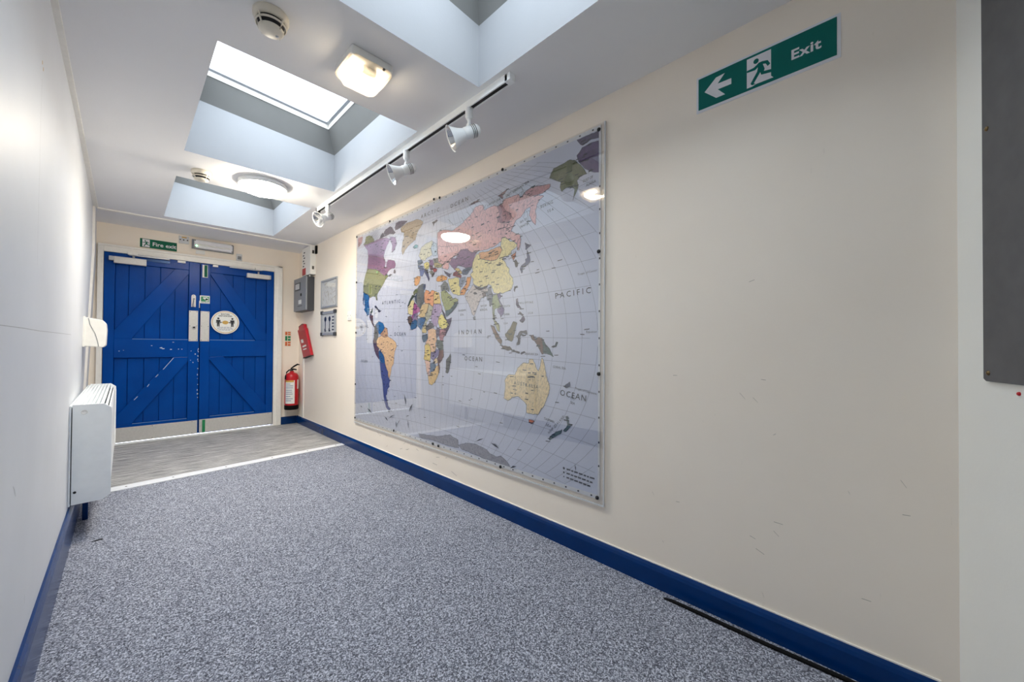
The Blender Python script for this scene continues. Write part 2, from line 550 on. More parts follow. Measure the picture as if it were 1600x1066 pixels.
# ---- skirting boards
def skirt(name, fn, L0, L1, h, t):
    prof = [(0, 0), (t, 0), (t, h - 0.022), (t - 0.004, h - 0.010), (t - 0.010, h), (0, h)]
    n = len(prof)
    vs = [fn(L, z, d) for L in (L0, L1) for d, z in prof]
    fs = [tuple(range(n)), tuple(range(2 * n - 1, n - 1, -1))] + [(i, (i + 1) % n, (i + 1) % n + n, i + n) for i in range(n)]
    return struct(MB().add(vs, fs).build(name, 'skirt'))
skirt('baseboard_right', right, -YF, 0.085, 0.096, 0.018)
skirt('baseboard_far', far, 1.445, XR - 0.018, 0.096, 0.018)
skirt('baseboard_left', lambda a, b, d: (XL + d, a, b), -0.80, 3.62, 0.166, 0.018)

# ---- trims: door frame, ceiling battens, corner post, corner conduit, white strip under the doors
fr = struct_empty('trim_2', (0.6, YF, 0.0))
fr['label'] = 'white painted wooden frame around the double doors'
for nm, (a0, a1, b0, b1) in (('jamb', (-0.204, -0.162, 0, 2.045)), ('jamb', (1.355, 1.443, 0, 2.045)), ('head', (-0.162, 1.355, 1.985, 2.045))):
    MB().prism(rect(a0, a1, b0, b1), far, -0.05, 0.030).build(nm, 'trim', fr, bevel=0.004)
for nm, (a0, a1, b0, b1) in (('architrave', (1.392, 1.447, 0, 2.062)), ('architrave', (-0.204, 1.447, 2.040, 2.062))):
    MB().prism(rect(a0, a1, b0, b1), far, 0.0, 0.042).build(nm, 'trim', fr, bevel=0.006)
struct(MB().box(XL - 0.01, XL + 0.020, -0.9, 5.13, H - 0.006, H + 0.002).build('trim_3', 'trim', bevel=0.002))
struct(MB().box(XL + 0.012, XR, 5.115, 5.155, H - 0.012, H + 0.002).build('trim_4', 'trim', bevel=0.003))
po = MB()
zs = [0.0, 0.6, 1.2, 1.85, 2.27]
pv = []
for z in zs:
    x = xleft(5.1, z)
    pv += [(x - 0.01, 5.06, z), (x + 0.016, 5.06, z), (x + 0.016, 5.12, z), (x - 0.01, 5.12, z)]
pf = [(k * 4 + i, k * 4 + (i + 1) % 4, k * 4 + 4 + (i + 1) % 4, k * 4 + 4 + i) for k in range(4) for i in range(4)] + [(0, 1, 2, 3), (16, 17, 18, 19)]
struct(po.add(pv, pf).build('trim_5', 'trim'))
struct(MB().prism(rect(-5.510, -5.470, 0.096, 0.95), right, 0.0, 0.012).build('trim_6', 'trim', bevel=0.003))
struct(MB().box(-0.20, 1.36, 5.672, 5.715, 0.0, 0.014).build('trim_7', 'door_strip', bevel=0.003))  # white strip along the foot of the doors

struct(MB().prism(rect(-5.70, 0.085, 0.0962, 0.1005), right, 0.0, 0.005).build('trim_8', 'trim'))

# ================================================================ THE BLUE DOORS
def door_leaf(name, x0, x1, s_out, s_in, bx, braces, kick, label):
    d = struct_empty(name, ((x0 + x1) / 2, 5.70, 0.018))
    d['label'] = label
    def bar(nm, poly, d0, d1, mat='door', bev=0.004, parent=d):
        return MB().prism(poly, door_pl, d0, d1).build(nm, mat, parent, bevel=bev)
    zb, zt_ = 0.018, 1.982
    bar('stile', rect(s_out[0], s_out[1], zb, zt_), -0.035, 0.0)
    bar('stile', rect(s_in[0], s_in[1], zb, zt_), -0.035, 0.0)
    a0, a1 = min(bx), max(bx)
    bar('rail', rect(a0, a1, 1.885, zt_), -0.035, -0.0005)
    bar('rail', rect(a0, a1, 0.898, 1.097), -0.035, -0.0005)
    bar('rail', rect(a0, a1, zb, 0.205), -0.035, -0.0005)
    for i in range(len(bx) - 1):
        bar('board', rect(bx[i] + 0.002, bx[i + 1] - 0.002, 0.205, 0.898), -0.038, -0.025, bev=0.004)
        bar('board', rect(bx[i] + 0.002, bx[i + 1] - 0.002, 1.097, 1.885), -0.038, -0.025, bev=0.004)
    bar('backing', rect(x0, x1 + 0.006, 0.0145, 1.984), -0.046, -0.0385, bev=0)  # sheet added behind the boards to stop sky light leaking through
    for p in braces:
        bar('brace', p, -0.025, -0.001)
    kp = bar('kick_plate', rect(*kick), 0.0, 0.0025, 'steel', 0.0008)
    for fx in (0.06, 0.5, 0.94):
        for z in (kick[2] + 0.012, kick[3] - 0.012):
            x = kick[0] + (kick[1] - kick[0]) * fx
            MB().lathe([(0.004, 0), (0.003, 0.0015), (0, 0.002)], door_pl(x, z, 0.0025), (0, -1, 0), 8).build('screw', 'screw', kp)
    return d
bl = door_leaf('door_1', -0.158, 0.604, (-0.158, -0.080), (0.508, 0.604), [-0.080, 0.022, 0.146, 0.269, 0.390, 0.508],
               [[(0.508, 1.845), (0.508, 1.885), (0.389, 1.885), (-0.080, 1.185), (-0.080, 1.097), (0.050, 1.097)],
                [(0.508, 0.848), (0.508, 0.898), (0.382, 0.898), (-0.080, 0.262), (-0.080, 0.205), (0.060, 0.205)]],
               (-0.156, 0.598, 0.022, 0.172), 'blue ledged and braced door leaf with the lock and handle')
br = door_leaf('door_2', 0.612, 1.351, (1.275, 1.351), (0.612, 0.700), [0.700, 0.802, 0.922, 1.042, 1.161, 1.275],
               [[(0.700, 1.862), (0.700, 1.885), (0.820, 1.885), (1.275, 1.182), (1.275, 1.097), (1.160, 1.097)],
                [(0.700, 0.866), (0.700, 0.898), (0.834, 0.898), (1.275, 0.276), (1.275, 0.205), (1.164, 0.205)]],
               (0.616, 1.349, 0.026, 0.176), 'blue ledged and braced door leaf with the round distancing sticker')
def push_plate(parent, x0, x1):
    p = MB().prism(rect(x0, x1, 1.079, 1.427), door_pl, 0.0, 0.003).build('push_plate', 'steel', parent, bevel=0.001)
    for x in (x0 + 0.010, x1 - 0.010):
        for z in (1.092, 1.253, 1.415):
            MB().lathe([(0.004, 0), (0.003, 0.0015), (0, 0.002)], door_pl(x, z, 0.003), (0, -1, 0), 8).build('screw', 'screw', p)
    return p
pl = push_plate(bl, 0.512, 0.592)
MB().lathe([(0.020, 0), (0.020, 0.008), (0.016, 0.012), (0.010, 0.012), (0.010, 0.010), (0, 0.010)], door_pl(0.557, 1.235, 0.003), (0, -1, 0), 24).build('lock_cylinder', 'silver', pl)
MB().lathe([(0.008, 0), (0.008, 0.004), (0, 0.004)], door_pl(0.557, 1.235, 0.0125), (0, -1, 0), 16).build('keyhole', 'dark', pl)
push_plate(br, 0.614, 0.696)
# snib handle: rounded back plate with a hanging lever
hp = MB().prism([(0.530, 1.470), (0.570, 1.470), (0.570, 1.595), (0.562, 1.608), (0.550, 1.612), (0.538, 1.608), (0.530, 1.595)], door_pl, 0.0, 0.006).build('handle_plate', 'steel', bl, bevel=0.002)
MB().tube([door_pl(0.552, 1.565, 0.004), door_pl(0.552, 1.562, 0.030), door_pl(0.549, 1.52, 0.034), door_pl(0.545, 1.468, 0.030)], [0.007, 0.008, 0.007, 0.009], 10).build('lever', 'silver', hp)
MB().lathe([(0.004, 0), (0.003, 0.0015), (0, 0.002)], door_pl(0.550, 1.598, 0.006), (0, -1, 0), 8).build('screw', 'screw', hp)
# overhead closers
def closer(d, x0, x1, z0, z1, arm, piv, track=None):
    c = MB().prism(rect(x0, x1, z0, z1), door_pl, 0.0, 0.052).build('closer_body', 'steel', d, bevel=0.006)
    MB().lathe([(0.010, 0), (0.010, 0.03), (0.006, 0.032), (0, 0.032)], (piv, 5.674, z1 - 0.002), (0, 0, 1), 16).build('spindle', 'alu', c)
    MB().prism(rect(min(arm), max(arm), 1.966, 1.982), door_pl, 0.016, 0.034).build('closer_arm', 'alu', c, bevel=0.003)
    if track:
        MB().prism(rect(*track), door_pl, 0.0, 0.010).build('closer_plate', 'navy', c, bevel=0.002)
    return c
cl = closer(bl, -0.090, 0.154, 1.872, 1.940, (0.02, 0.34), 0.055, (0.154, 0.345, 1.930, 1.962))
MB().prism(rect(-0.126, -0.090, 1.895, 1.940), door_pl, 0.0, 0.045).build('end_cap', 'alu', cl, bevel=0.004)
MB().prism(rect(0.01, 0.085, 1.974, 2.000), door_pl, 0.012, 0.050).build('arm_shoe', 'trim', cl, bevel=0.003)
cr = closer(br, 1.052, 1.290, 1.870, 1.925, (0.878, 1.19), 1.175)
MB().prism(rect(1.290, 1.310, 1.874, 1.925), door_pl, 0.0, 0.045).build('end_cap', 'alu', cr, bevel=0.004)
MB().prism(rect(1.140, 1.215, 1.974, 2.000), door_pl, 0.012, 0.050).build('arm_shoe', 'trim', cr, bevel=0.003)
# green flush bolts, top and bottom of the right leaf, and head keeps
for z0, z1 in ((1.820, 1.966), (0.022, 0.174)):
    b = MB().prism(rect(0.626, 0.676, z0, z1), door_pl, 0.0, 0.004).build('bolt_plate', 'steel', br, bevel=0.001)
    MB().prism(rect(0.643, 0.670, z0 + 0.006, z1 - 0.004), door_pl, 0.004, 0.012).build('flush_bolt', 'green_bright' if z0 < 1 else 'green_dark', b, bevel=0.003)
MB().prism(rect(0.405, 0.475, 1.955, 1.980), door_pl, 0.0, 0.022).build('door_stop', 'trim', bl, bevel=0.003)
MB().prism(rect(0.72, 0.77, 1.955, 1.980), door_pl, 0.0, 0.022).build('door_stop', 'trim', br, bevel=0.003)
MB().prism(rect(0.585, 0.632, 0.016, 1.983), door_pl, -0.060, -0.0465).build('rebate_strip', 'dark', bl)  # unseen dark strip added behind the meeting gap to block sky light
# small white keep chip on the meeting edge
MB().prism(rect(0.600, 0.606, 1.465, 1.545), door_pl, 0.0, 0.002).build('strike_edge', 'trim', bl)

# worn paint: white chips on the ledges, bare edges along the braces and the meeting stile
MAT['chip'] = plain('bare_paint_chip', (196, 208, 224), 0.5)
MAT['worn'] = plain('worn_blue_edge', (92, 132, 186), 0.4)
ch = MB()
def chip(x, z, w, h_):
    n_ = 7
    ch.flat([(x + w * math.cos(2 * math.pi * i / n_) * random.uniform(0.6, 1.1), z + h_ * math.sin(2 * math.pi * i / n_) * random.uniform(0.6, 1.1)) for i in range(n_)], door_pl, 0.0006)
for x, z, w, h_ in ((0.205, 1.026, .010, .004), (0.283, 1.002, .014, .008), (0.299, 0.993, .016, .006), (0.363, 0.985, .010, .005), (0.427, 0.988, .006, .004), (0.455, 0.987, .008, .004),
                    (0.573, 0.931, .006, .008), (0.380, 1.065, .010, .003), (-0.040, 0.968, .006, .004), (-0.008, 0.976, .008, .002), (0.535, 0.966, .006, .003), (0.553, 0.836, .005, .006), (0.531, 0.861, .004, .004)):
    chip(x, z, w, h_)
for i in range(16):
    chip(0.597 + random.uniform(-0.004, 0.004), random.uniform(0.42, 1.07), 0.004, random.uniform(0.004, 0.012))
ch.build('paint_chips', 'chip', bl)['kind'] = 'stuff'
sc2 = MB()
for (x0, z0), (x1, z1) in (((0.382, 0.890), (0.299, 0.766)), ((0.260, 0.714), (0.239, 0.686)), ((0.189, 0.613), (0.174, 0.585)), ((0.102, 0.489), (0.074, 0.453))):
    sc2.flat([(x0, z0), (x1, z1), (x1 + 0.0042, z1 - 0.002), (x0 + 0.0042, z0 - 0.002)], door_pl, 0.0003)
sc2.build('worn_edge', 'chip', bl)['kind'] = 'stuff'
for d_, x0, x1 in ((bl, 0.055, 0.505), (br, 0.703, 1.150)):
    MB().prism(rect(x0, x1, 1.0925, 1.0985), door_pl, -0.003, 0.0005).build('rail_edge', 'worn', d_)
    MB().prism(rect(x0 + 0.01, x1, 0.2005, 0.2065), door_pl, -0.003, 0.0005).build('rail_edge', 'worn', d_)
# hairline cracks and knocks in the left wall
MAT['hair'] = plain('hairline_crack', (180, 182, 184), 0.8)
cr_ = MB()
def crack(pts, w):
    for (y0, z0), (y1, z1) in zip(pts[:-1], pts[1:]):
        L = math.hypot(y1 - y0, z1 - z0)
        ny, nz = -(z1 - z0) / L * w, (y1 - y0) / L * w
        cr_.add([(XL + 0.0004, y0 - ny, z0 - nz), (XL + 0.0004, y1 - ny, z1 - nz), (XL + 0.0004, y1 + ny, z1 + nz), (XL + 0.0004, y0 + ny, z0 + nz)], [(0, 1, 2, 3)])
crack([(1.46, 1.087), (1.75, 1.088), (2.02, 1.087), (2.6, 1.090), (3.13, 1.092)], 0.0011)
crack([(2.000, 1.92), (1.985, 1.80), (1.982, 1.64), (1.976, 1.475), (1.97, 1.30)], 0.0010)
crack([(1.650, 0.668), (1.672, 0.652), (1.690, 0.630)], 0.0012)
crack([(1.857, 0.290), (1.860, 0.262)], 0.0012)
cr_.build('wall_cracks', 'hair', bpy.data.objects['wall_left'])['kind'] = 'stuff'
kn = MB()
for y, z in ((1.995, 1.972), (2.016, 1.960)):
    kn.add([(XL + 0.0006, y - 0.006, z - 0.007), (XL + 0.0006, y + 0.007, z - 0.004), (XL + 0.0006, y + 0.004, z + 0.008), (XL + 0.0006, y - 0.006, z + 0.005)], [(0, 1, 2, 3)])
kn.build('wall_knocks', 'gold', bpy.data.objects['wall_left'])['kind'] = 'stuff'

# ================================================================ THINGS ON THE DOORS AND THE FAR WALL
s = thing('distancing_sticker', door_pl(0.848, 1.308, 0), 'round white social distancing sticker with ochre ring and two figures', 'sticker')
MB().prism(circle(0.848, 1.308, 0.138, 40), door_pl, 0.0, 0.003).build('disc', 'paper', s)
rg = MB()
for r0, r1 in ((0.128, 0.122),):
    n = 48
    o = [(0.848 + r0 * math.cos(2 * math.pi * i / n), 1.308 + r0 * math.sin(2 * math.pi * i / n)) for i in range(n)]
    q = [(0.848 + r1 * math.cos(2 * math.pi * i / n), 1.308 + r1 * math.sin(2 * math.pi * i / n)) for i in range(n)]
    rg.add([door_pl(a, b, 0.0036) for a, b in o + q], [(i, (i + 1) % n, (i + 1) % n + n, i + n) for i in range(n)])
rg.build('ring', 'gold', s)
MB().prism(circle(0.848, 1.306, 0.030, 24, 0.022), door_pl, 0.003, 0.0036).build('centre_badge', 'gold', s)
fg = MB()
for cx in (0.780, 0.916):
    fg.flat(circle(cx, 1.352, 0.011, 14), door_pl, 0.0038)
    fg.flat([(cx - 0.020, 1.335), (cx + 0.020, 1.335), (cx + 0.022, 1.295), (cx + 0.016, 1.295), (cx + 0.013, 1.320), (cx + 0.012, 1.255), (cx + 0.002, 1.255), (cx, 1.295), (cx - 0.002, 1.255), (cx - 0.012, 1.255), (cx - 0.013, 1.320), (cx - 0.016, 1.295), (cx - 0.022, 1.295)], door_pl, 0.0038)
fg.flat([(0.878, 1.309), (0.886, 1.309), (0.886, 1.315), (0.896, 1.306), (0.886, 1.297), (0.886, 1.303), (0.878, 1.303)], door_pl, 0.0038)
fg.flat([(0.818, 1.309), (0.810, 1.309), (0.810, 1.315), (0.800, 1.306), (0.810, 1.297), (0.810, 1.303), (0.818, 1.303)], door_pl, 0.0038)
put_text(fg, 'SOCIAL', 0.022, door_pl, 0.848, 1.398, 0.0038, align='CENTER', weight=0.0006, sx=1.2)
put_text(fg, 'DISTANCING', 0.022, door_pl, 0.848, 1.376, 0.0038, align='CENTER', weight=0.0006, sx=1.0)
fg.build('figures_and_title', 'ink', s)
tx = MB()
for i, (w_, z) in enumerate(((0.060, 1.248), (0.078, 1.236), (0.076, 1.224), (0.060, 1.212))):
    x = 0.848 - w_
    while x < 0.848 + w_ - 0.01:
        l = random.uniform(0.012, 0.030)
        tx.flat(rect(x, min(x + l, 0.848 + w_), z, z + 0.0045), door_pl, 0.0038)
        x += l + 0.005
tx.build('small_print', 'blue_ink', s)

s = thing('turn_to_open_sign', door_pl(0.650, 1.52, 0), 'small green and white lock sign on the blue door', 'sign')
MB().prism(rect(0.606, 0.697, 1.519, 1.609), door_pl, 0.0, 0.002).build('backing', 'paper', s)
MB().prism(rect(0.616, 0.690, 1.540, 1.598), door_pl, 0.002, 0.0026).build('green_panel', 'green_bright', s)
k = MB()
k.flat(circle(0.664, 1.573, 0.019, 20), door_pl, 0.003)
k.flat([(0.654, 1.575), (0.686, 1.575), (0.682, 1.546), (0.660, 1.546)], door_pl, 0.003)
k.flat([(0.632, 1.582), (0.645, 1.592), (0.650, 1.582), (0.640, 1.570)], door_pl, 0.003)
k.build('symbol', 'paper', s)
MB().flat(circle(0.668, 1.572, 0.007, 14), door_pl, 0.0034).build('keyhole_mark', 'green_dark', s)
k = MB()
x = 0.618
for l in (0.014, 0.008, 0.020, 0.014):
    k.flat(rect(x, x + l, 1.527, 1.532), door_pl, 0.0026)
    x += l + 0.005
k.build('small_print', 'green_dark', s)

# running figure shared by both exit signs (unit box 1 x 1, running to the left)
def runner(mb, fn, a, b, w, h, d, flip=1):
    def P(pts):
        return [(a + (x if flip > 0 else 1 - x) * w, b + y * h) for x, y in pts]
    mb.flat(P(circle(0.36, 0.79, 0.105, 18, 0.085)), fn, d)
    mb.flat(P([(0.36, 0.64), (0.46, 0.70), (0.60, 0.70), (0.80, 0.66), (0.90, 0.51), (0.80, 0.46), (0.73, 0.57), (0.62, 0.60), (0.69, 0.42), (0.66, 0.35), (1.02, 0.30), (1.00, 0.20), (0.56, 0.26), (0.52, 0.36), (0.27, 0.07), (0.14, 0.10), (0.40, 0.42), (0.43, 0.56), (0.33, 0.50), (0.00, 0.52), (0.00, 0.59), (0.26, 0.60)]), fn, d)
    mb.flat(P([(0.14, 0.10), (0.27, 0.07), (0.36, 0.03), (0.20, 0.03)]), fn, d)

s = thing('fire_exit_sign', far(0.25, 2.08, 0), 'green fire exit sign above the blue doors', 'sign')
MB().prism(rect(0.102, 0.400, 2.081, 2.176), far, 0.0, 0.003).build('plate', 'green_dark', s)
MB().prism(rect(0.120, 0.178, 2.088, 2.170), far, 0.003, 0.0035).build('doorway', 'sign_white', s)
k = MB(); runner(k, far, 0.122, 2.090, 0.056, 0.078, 0.004); k.build('running_figure', 'green_dark', s)
k = MB(); put_text(k, 'Fire exit', 0.058, far, 0.198, 2.108, 0.0035, weight=0.0008); k.build('lettering', 'sign_white', s)

s = thing('blank_plate', far(0.457, 2.18, 0), 'cream double plate with knobs beside the fire exit sign', 'wall plate')
MB().prism(rect(0.415, 0.503, 2.182, 2.265), far, 0.0, 0.014).build('plate', 'frosted', s, bevel=0.002)
for a in (0.428, 0.457, 0.490):
    MB().lathe([(0.007, 0), (0.006, 0.004), (0, 0.005)], far(a, 2.222, 0.014), (0, -1, 0), 12).build('screw', 'screw', s)
MB().prism(rect(0.440, 0.482, 2.243, 2.256), far, 0.014, 0.016).build('maker_label', 'gold', s)

s = thing('emergency_light', far(0.72, 2.14, 0), 'grey emergency bulkhead light with a green indicator above the doors', 'light')
MB().prism([(0.528, 2.140), (0.920, 2.138), (0.920, 2.244), (0.528, 2.246)], far, 0.0, 0.030).build('base', 'cab_grey', s, bevel=0.004)
MB().prism([(0.545, 2.148), (0.905, 2.146), (0.905, 2.237), (0.545, 2.239)], far, 0.030, 0.062).build('diffuser', 'sign_white', s, bevel=0.008)
MB().cyl(far(0.57, 2.185, 0.064), far(0.88, 2.183, 0.064), 0.010, 12).build('tube', 'paper', s)
for a in (0.553, 0.897):
    for z in (2.154, 2.230):
        MB().lathe([(0.006, 0), (0.004, 0.003), (0, 0.004)], far(a, z, 0.062), (0, -1, 0), 10).build('clip_screw', 'screw', s)
MB().lathe([(0.010, 0), (0.008, 0.005), (0, 0.006)], far(0.566, 2.170, 0.062), (0, -1, 0), 12).build('indicator', 'led_green', s)

s = thing('blank_label', far(0.61, 2.10, 0), 'small cream label under the emergency light', 'label')
MB().prism(rect(0.565, 0.648, 2.088, 2.132), far, 0.0, 0.008).build('card', 'paper', s, bevel=0.001)
s = thing('alarm_button', far(0.98, 2.07, 0), 'small square cream wall plate right of the emergency light', 'wall plate')
MB().prism(rect(0.950, 1.008, 2.070, 2.152), far, 0.0, 0.016).build('plate', 'frosted', s, bevel=0.003)
MB().prism(rect(0.962, 0.998, 2.084, 2.124), far, 0.016, 0.024).build('rocker', 'cab_grey', s, bevel=0.003)

s = thing('extinguisher_notice', far(1.526, 1.02, 0), 'narrow orange and green notice right of the door frame', 'sign')
MB().prism(rect(1.489, 1.563, 1.022, 1.222), far, 0.0, 0.0015).build('card', 'cream_plastic', s)
for nm, mt, z0, z1 in (('top_panel', 'orange', 1.172, 1.216), ('middle_panel', 'green_bright', 1.098, 1.160), ('lower_panel', 'orange', 1.030, 1.086)):
    k = MB()
    k.flat(rect(1.494, 1.520, z0, z1), far, 0.002)
    k.flat(rect(1.526, 1.558, z0, z0 + (z1 - z0) * 0.42), far, 0.002)
    k.flat(rect(1.526, 1.558, z0 + (z1 - z0) * 0.58, z1), far, 0.002)
    k.build(nm, mt, s)

# fire extinguisher hung on the far wall, in the corner
EX, EY = 1.548, 5.612
s = thing('fire_extinguisher', (EX, EY, 0.20), 'red fire extinguisher with black handle hung in the corner', 'extinguisher')
MB().lathe([(0.0, 0.200), (0.076, 0.203), (0.082, 0.210), (0.082, 0.262)], (EX, EY, 0), n=32).build('base_boot', 'black_rubber', s)
MB().lathe([(0.079, 0.255), (0.080, 0.265), (0.080, 0.615), (0.076, 0.645), (0.062, 0.668), (0.036, 0.680), (0.026, 0.684), (0.026, 0.700), (0, 0.700)], (EX, EY, 0), n=32).build('cylinder', 'red', s)
MB().lathe([(0.018, 0.700), (0.018, 0.725), (0.014, 0.735), (0, 0.735)], (EX, EY, 0), n=16).build('valve', 'screw', s)
MB().tube([(EX - 0.005, EY, 0.722), (EX + 0.010, EY - 0.04, 0.728), (EX + 0.030, EY - 0.085, 0.722)], [0.010, 0.010, 0.008], 8).build('carry_handle', 'black_rubber', s)
MB().tube([(EX - 0.010, EY, 0.735), (EX + 0.020, EY - 0.03, 0.765), (EX + 0.050, EY - 0.06, 0.790), (EX + 0.062, EY - 0.09, 0.786)], [0.008, 0.010, 0.010, 0.007], 8).build('lever', 'black_rubber', s)
MB().tube([(EX, EY, 0.718), (EX - 0.035, EY - 0.015, 0.716), (EX - 0.068, EY - 0.03, 0.690), (EX - 0.082, EY - 0.035, 0.640), (EX - 0.083, EY - 0.036, 0.600)], 0.008, 8).build('hose', 'black_rubber', s)
def wrap(r, a0, a1, z0, z1, n=10):
    m = MB()
    vs = [(EX + r * math.sin(a0 + (a1 - a0) * i / n), EY - r * math.cos(a0 + (a1 - a0) * i / n), z) for z in (z0, z1) for i in range(n + 1)]
    return m.add(vs, [(i, i + 1, n + 2 + i, n + 1 + i) for i in range(n)], True)
lab = wrap(0.0808, -1.25, 0.18, 0.285, 0.585).build('instruction_label', 'paper', s, label='white instruction label')
wrap(0.0812, -1.25, 0.05, 0.560, 0.585).build('label_header', 'gold', lab)
k = MB()
for z in (0.535, 0.510, 0.485, 0.455, 0.430, 0.405, 0.375, 0.345, 0.320):
    q = wrap(0.0812, -1.15, random.uniform(-0.45, 0.05), z, z + 0.008)
    k.add(q.v, q.f, True)
k.build('small_print', 'blue_ink', lab)
wrap(0.0808, 0.62, 1.15, 0.470, 0.590).build('service_label', 'paper', s)
MB().box(EX - 0.03, EX + 0.03, EY + 0.078, YF, 0.36, 0.62).build('wall_bracket', 'dark', s)

# ================================================================ THINGS ON THE RIGHT WALL
def rw(y):
    return -y
s = thing('fire_blanket', right(-5.37, 0.87, 0), 'red fire blanket pouch hanging askew above the extinguisher', 'fire blanket')
MB().prism([(-5.640, 1.235), (-5.600, 1.242), (-5.345, 1.262), (-5.115, 0.915), (-5.390, 0.872)], right, 0.004, 0.040).build('pouch', 'red_vinyl', s, bevel=0.006)
MB().prism([(-5.575, 1.215), (-5.570, 1.285), (-5.440, 1.318), (-5.390, 1.312), (-5.345, 1.225)], right, 0.006, 0.046).build('flap', 'red_vinyl', s, bevel=0.006)
MB().prism([(-5.570, 1.283), (-5.440, 1.316), (-5.390, 1.310), (-5.385, 1.302), (-5.440, 1.307), (-5.568, 1.274)], right, 0.005, 0.047).build('binding', 'dark', s)
MB().prism([(-5.392, 0.870), (-5.113, 0.913), (-5.117, 0.921), (-5.396, 0.878)], right, 0.005, 0.042).build('binding', 'dark', s)
k = MB()
k.flat([(-5.50, 1.110), (-5.41, 1.118), (-5.375, 1.075), (-5.465, 1.066)], right, 0.0405)
k.flat([(-5.43, 1.030), (-5.29, 1.050), (-5.275, 1.030), (-5.415, 1.010)], right, 0.0405)
k.flat([(-5.40, 0.990), (-5.27, 1.005), (-5.262, 0.992), (-5.39, 0.977)], right, 0.0405)
k.build('printed_panel', 'paper', s)

s = thing('alarm_cabinet', right(-5.36, 1.47, 0), 'grey wall cabinet with a small window and keyhole', 'cabinet')
MB().prism(rect(-5.600, -5.128, 1.470, 1.890), right, 0.0, 0.080).build('housing', 'cab_dark', s, bevel=0.004)
dr = MB().prism(rect(-5.602, -5.126, 1.474, 1.894), right, 0.080, 0.100).build('door', 'cab_grey', s, bevel=0.008)
MB().prism(rect(-5.54, -5.33, 1.735, 1.835), right, 0.100, 0.104).build('window_surround', 'cab_dark', dr, bevel=0.002)
MB().prism(rect(-5.515, -5.36, 1.752, 1.820), right, 0.104, 0.106).build('window', 'frosted', dr)
MB().lathe([(0.020, 0), (0.018, 0.006), (0.010, 0.008), (0, 0.008)], right(-5.30, 1.675, 0.100), (-1, 0, 0), 16).build('lock', 'dark', dr)
MB().prism(rect(-5.40, -5.29, 1.560, 1.612), right, 0.100, 0.1015).build('sticker', 'paper', dr)
k = MB()
for i in range(4):
    k.flat(rect(-5.43 + i * 0.045, -5.40 + i * 0.045, 1.530, 1.540), right, 0.1008)
k.build('indicator_row', 'dark', dr)

s = thing('white_control_box', right(-5.24, 1.90, 0), 'white box with a red tab above the grey cabinet', 'control box')
bx_ = MB().prism(rect(-5.395, -5.085, 1.915, 2.265), right, 0.0, 0.066).build('housing', 'white_plastic', s, bevel=0.004)
MB().prism(rect(-5.375, -5.25, 1.925, 2.010), right, 0.066, 0.068).build('red_tab', 'red', s)
k = MB()
for i in range(6):
    k.flat(rect(-5.36 + (i % 2) * 0.03, -5.31 + (i % 2) * 0.03, 2.03 + i * 0.034, 2.045 + i * 0.034), right, 0.0668)
k.build('side_print', 'ink', s)
for z in (1.975, 2.170):
    MB().box(XR - 0.045, XR - 0.022, 5.0835, 5.0855, z, z + 0.040).build('vent_slot', 'screw', s)
MB().cyl(right(-5.16, 1.916, 0.045), right(-5.16, 1.893, 0.045), 0.012, 12).build('gland', 'steel', s)
s = thing('black_cable_clip', right(-5.04, 2.16, 0), 'thin black strip behind the white control box', 'clip')
MB().prism(rect(-5.072, -5.035, 2.165, 2.262), right, 0.0, 0.020).build('strip_body', 'black_rubber', s, bevel=0.003)

def notice_frame(name, a0, a1, b0, b1, label, bar=0.022):
    s = thing(name, right((a0 + a1) / 2, b0, 0), label, 'frame')
    for p in (rect(a0, a1, b0, b0 + bar), rect(a0, a1, b1 - bar, b1), rect(a0, a0 + bar, b0 + bar, b1 - bar), rect(a1 - bar, a1, b0 + bar, b1 - bar)):
        MB().prism(p, right, 0.0, 0.016).build('frame_bar', 'alu', s, bevel=0.004)
    MB().prism(rect(a0 + bar, a1 - bar, b0 + bar, b1 - bar), right, 0.0, 0.005).build('sheet', 'paper', s)
    MB().prism(rect(a0 + bar, a1 - bar, b0 + bar, b1 - bar), right, 0.0075, 0.009).build('cover', 'poly', s)
    return s
s = notice_frame('plan_frame', -4.862, -4.380, 1.474, 1.806, 'silver frame holding a faded sketch plan, upper of two')
MAT['tan_ink'] = plain('tan_ink', (176, 162, 132), 0.6)
k = MB()
for i in range(46):
    a, b = random.uniform(-4.82, -4.44), random.uniform(1.51, 1.76)
    an, l = random.choice((0.2, 1.2, 1.7, 2.4, 0.9)), random.uniform(0.02, 0.09)
    dx, dy = math.cos(an) * l, math.sin(an) * l
    nx, ny = -math.sin(an) * 0.004, math.cos(an) * 0.004
    if -4.83 < a + dx < -4.41 and 1.50 < b + dy < 1.78:
        k.flat([(a, b), (a + dx, b + dy), (a + dx + nx, b + dy + ny), (a + nx, b + ny)], right, 0.0055)
k.build('plan_lines', 'tan_ink', s)['kind'] = 'stuff'
s = notice_frame('sign_holder', -4.850, -4.402, 1.158, 1.434, 'silver-framed notice with two black symbols, lower of two', 0.030)
for a in (-4.850, -4.450):
    for b in (1.150, 1.404):
        MB().prism(rect(a - 0.004, a + 0.052, b, b + 0.040), right, 0.0, 0.022).build('corner_cap', 'cab_dark', s, bevel=0.006)
for ca in (-4.73, -4.60):
    k = MB()
    k.flat(circle(ca, 1.345, 0.034, 16, 0.030), right, 0.0058)
    k.flat([(ca - 0.012, 1.33), (ca + 0.012, 1.33), (ca + 0.010, 1.215), (ca + 0.030, 1.215), (ca + 0.026, 1.200), (ca - 0.026, 1.200), (ca - 0.026, 1.235), (ca - 0.010, 1.235)], right, 0.0058)
    k.build('symbol', 'ink', s)
k = MB()
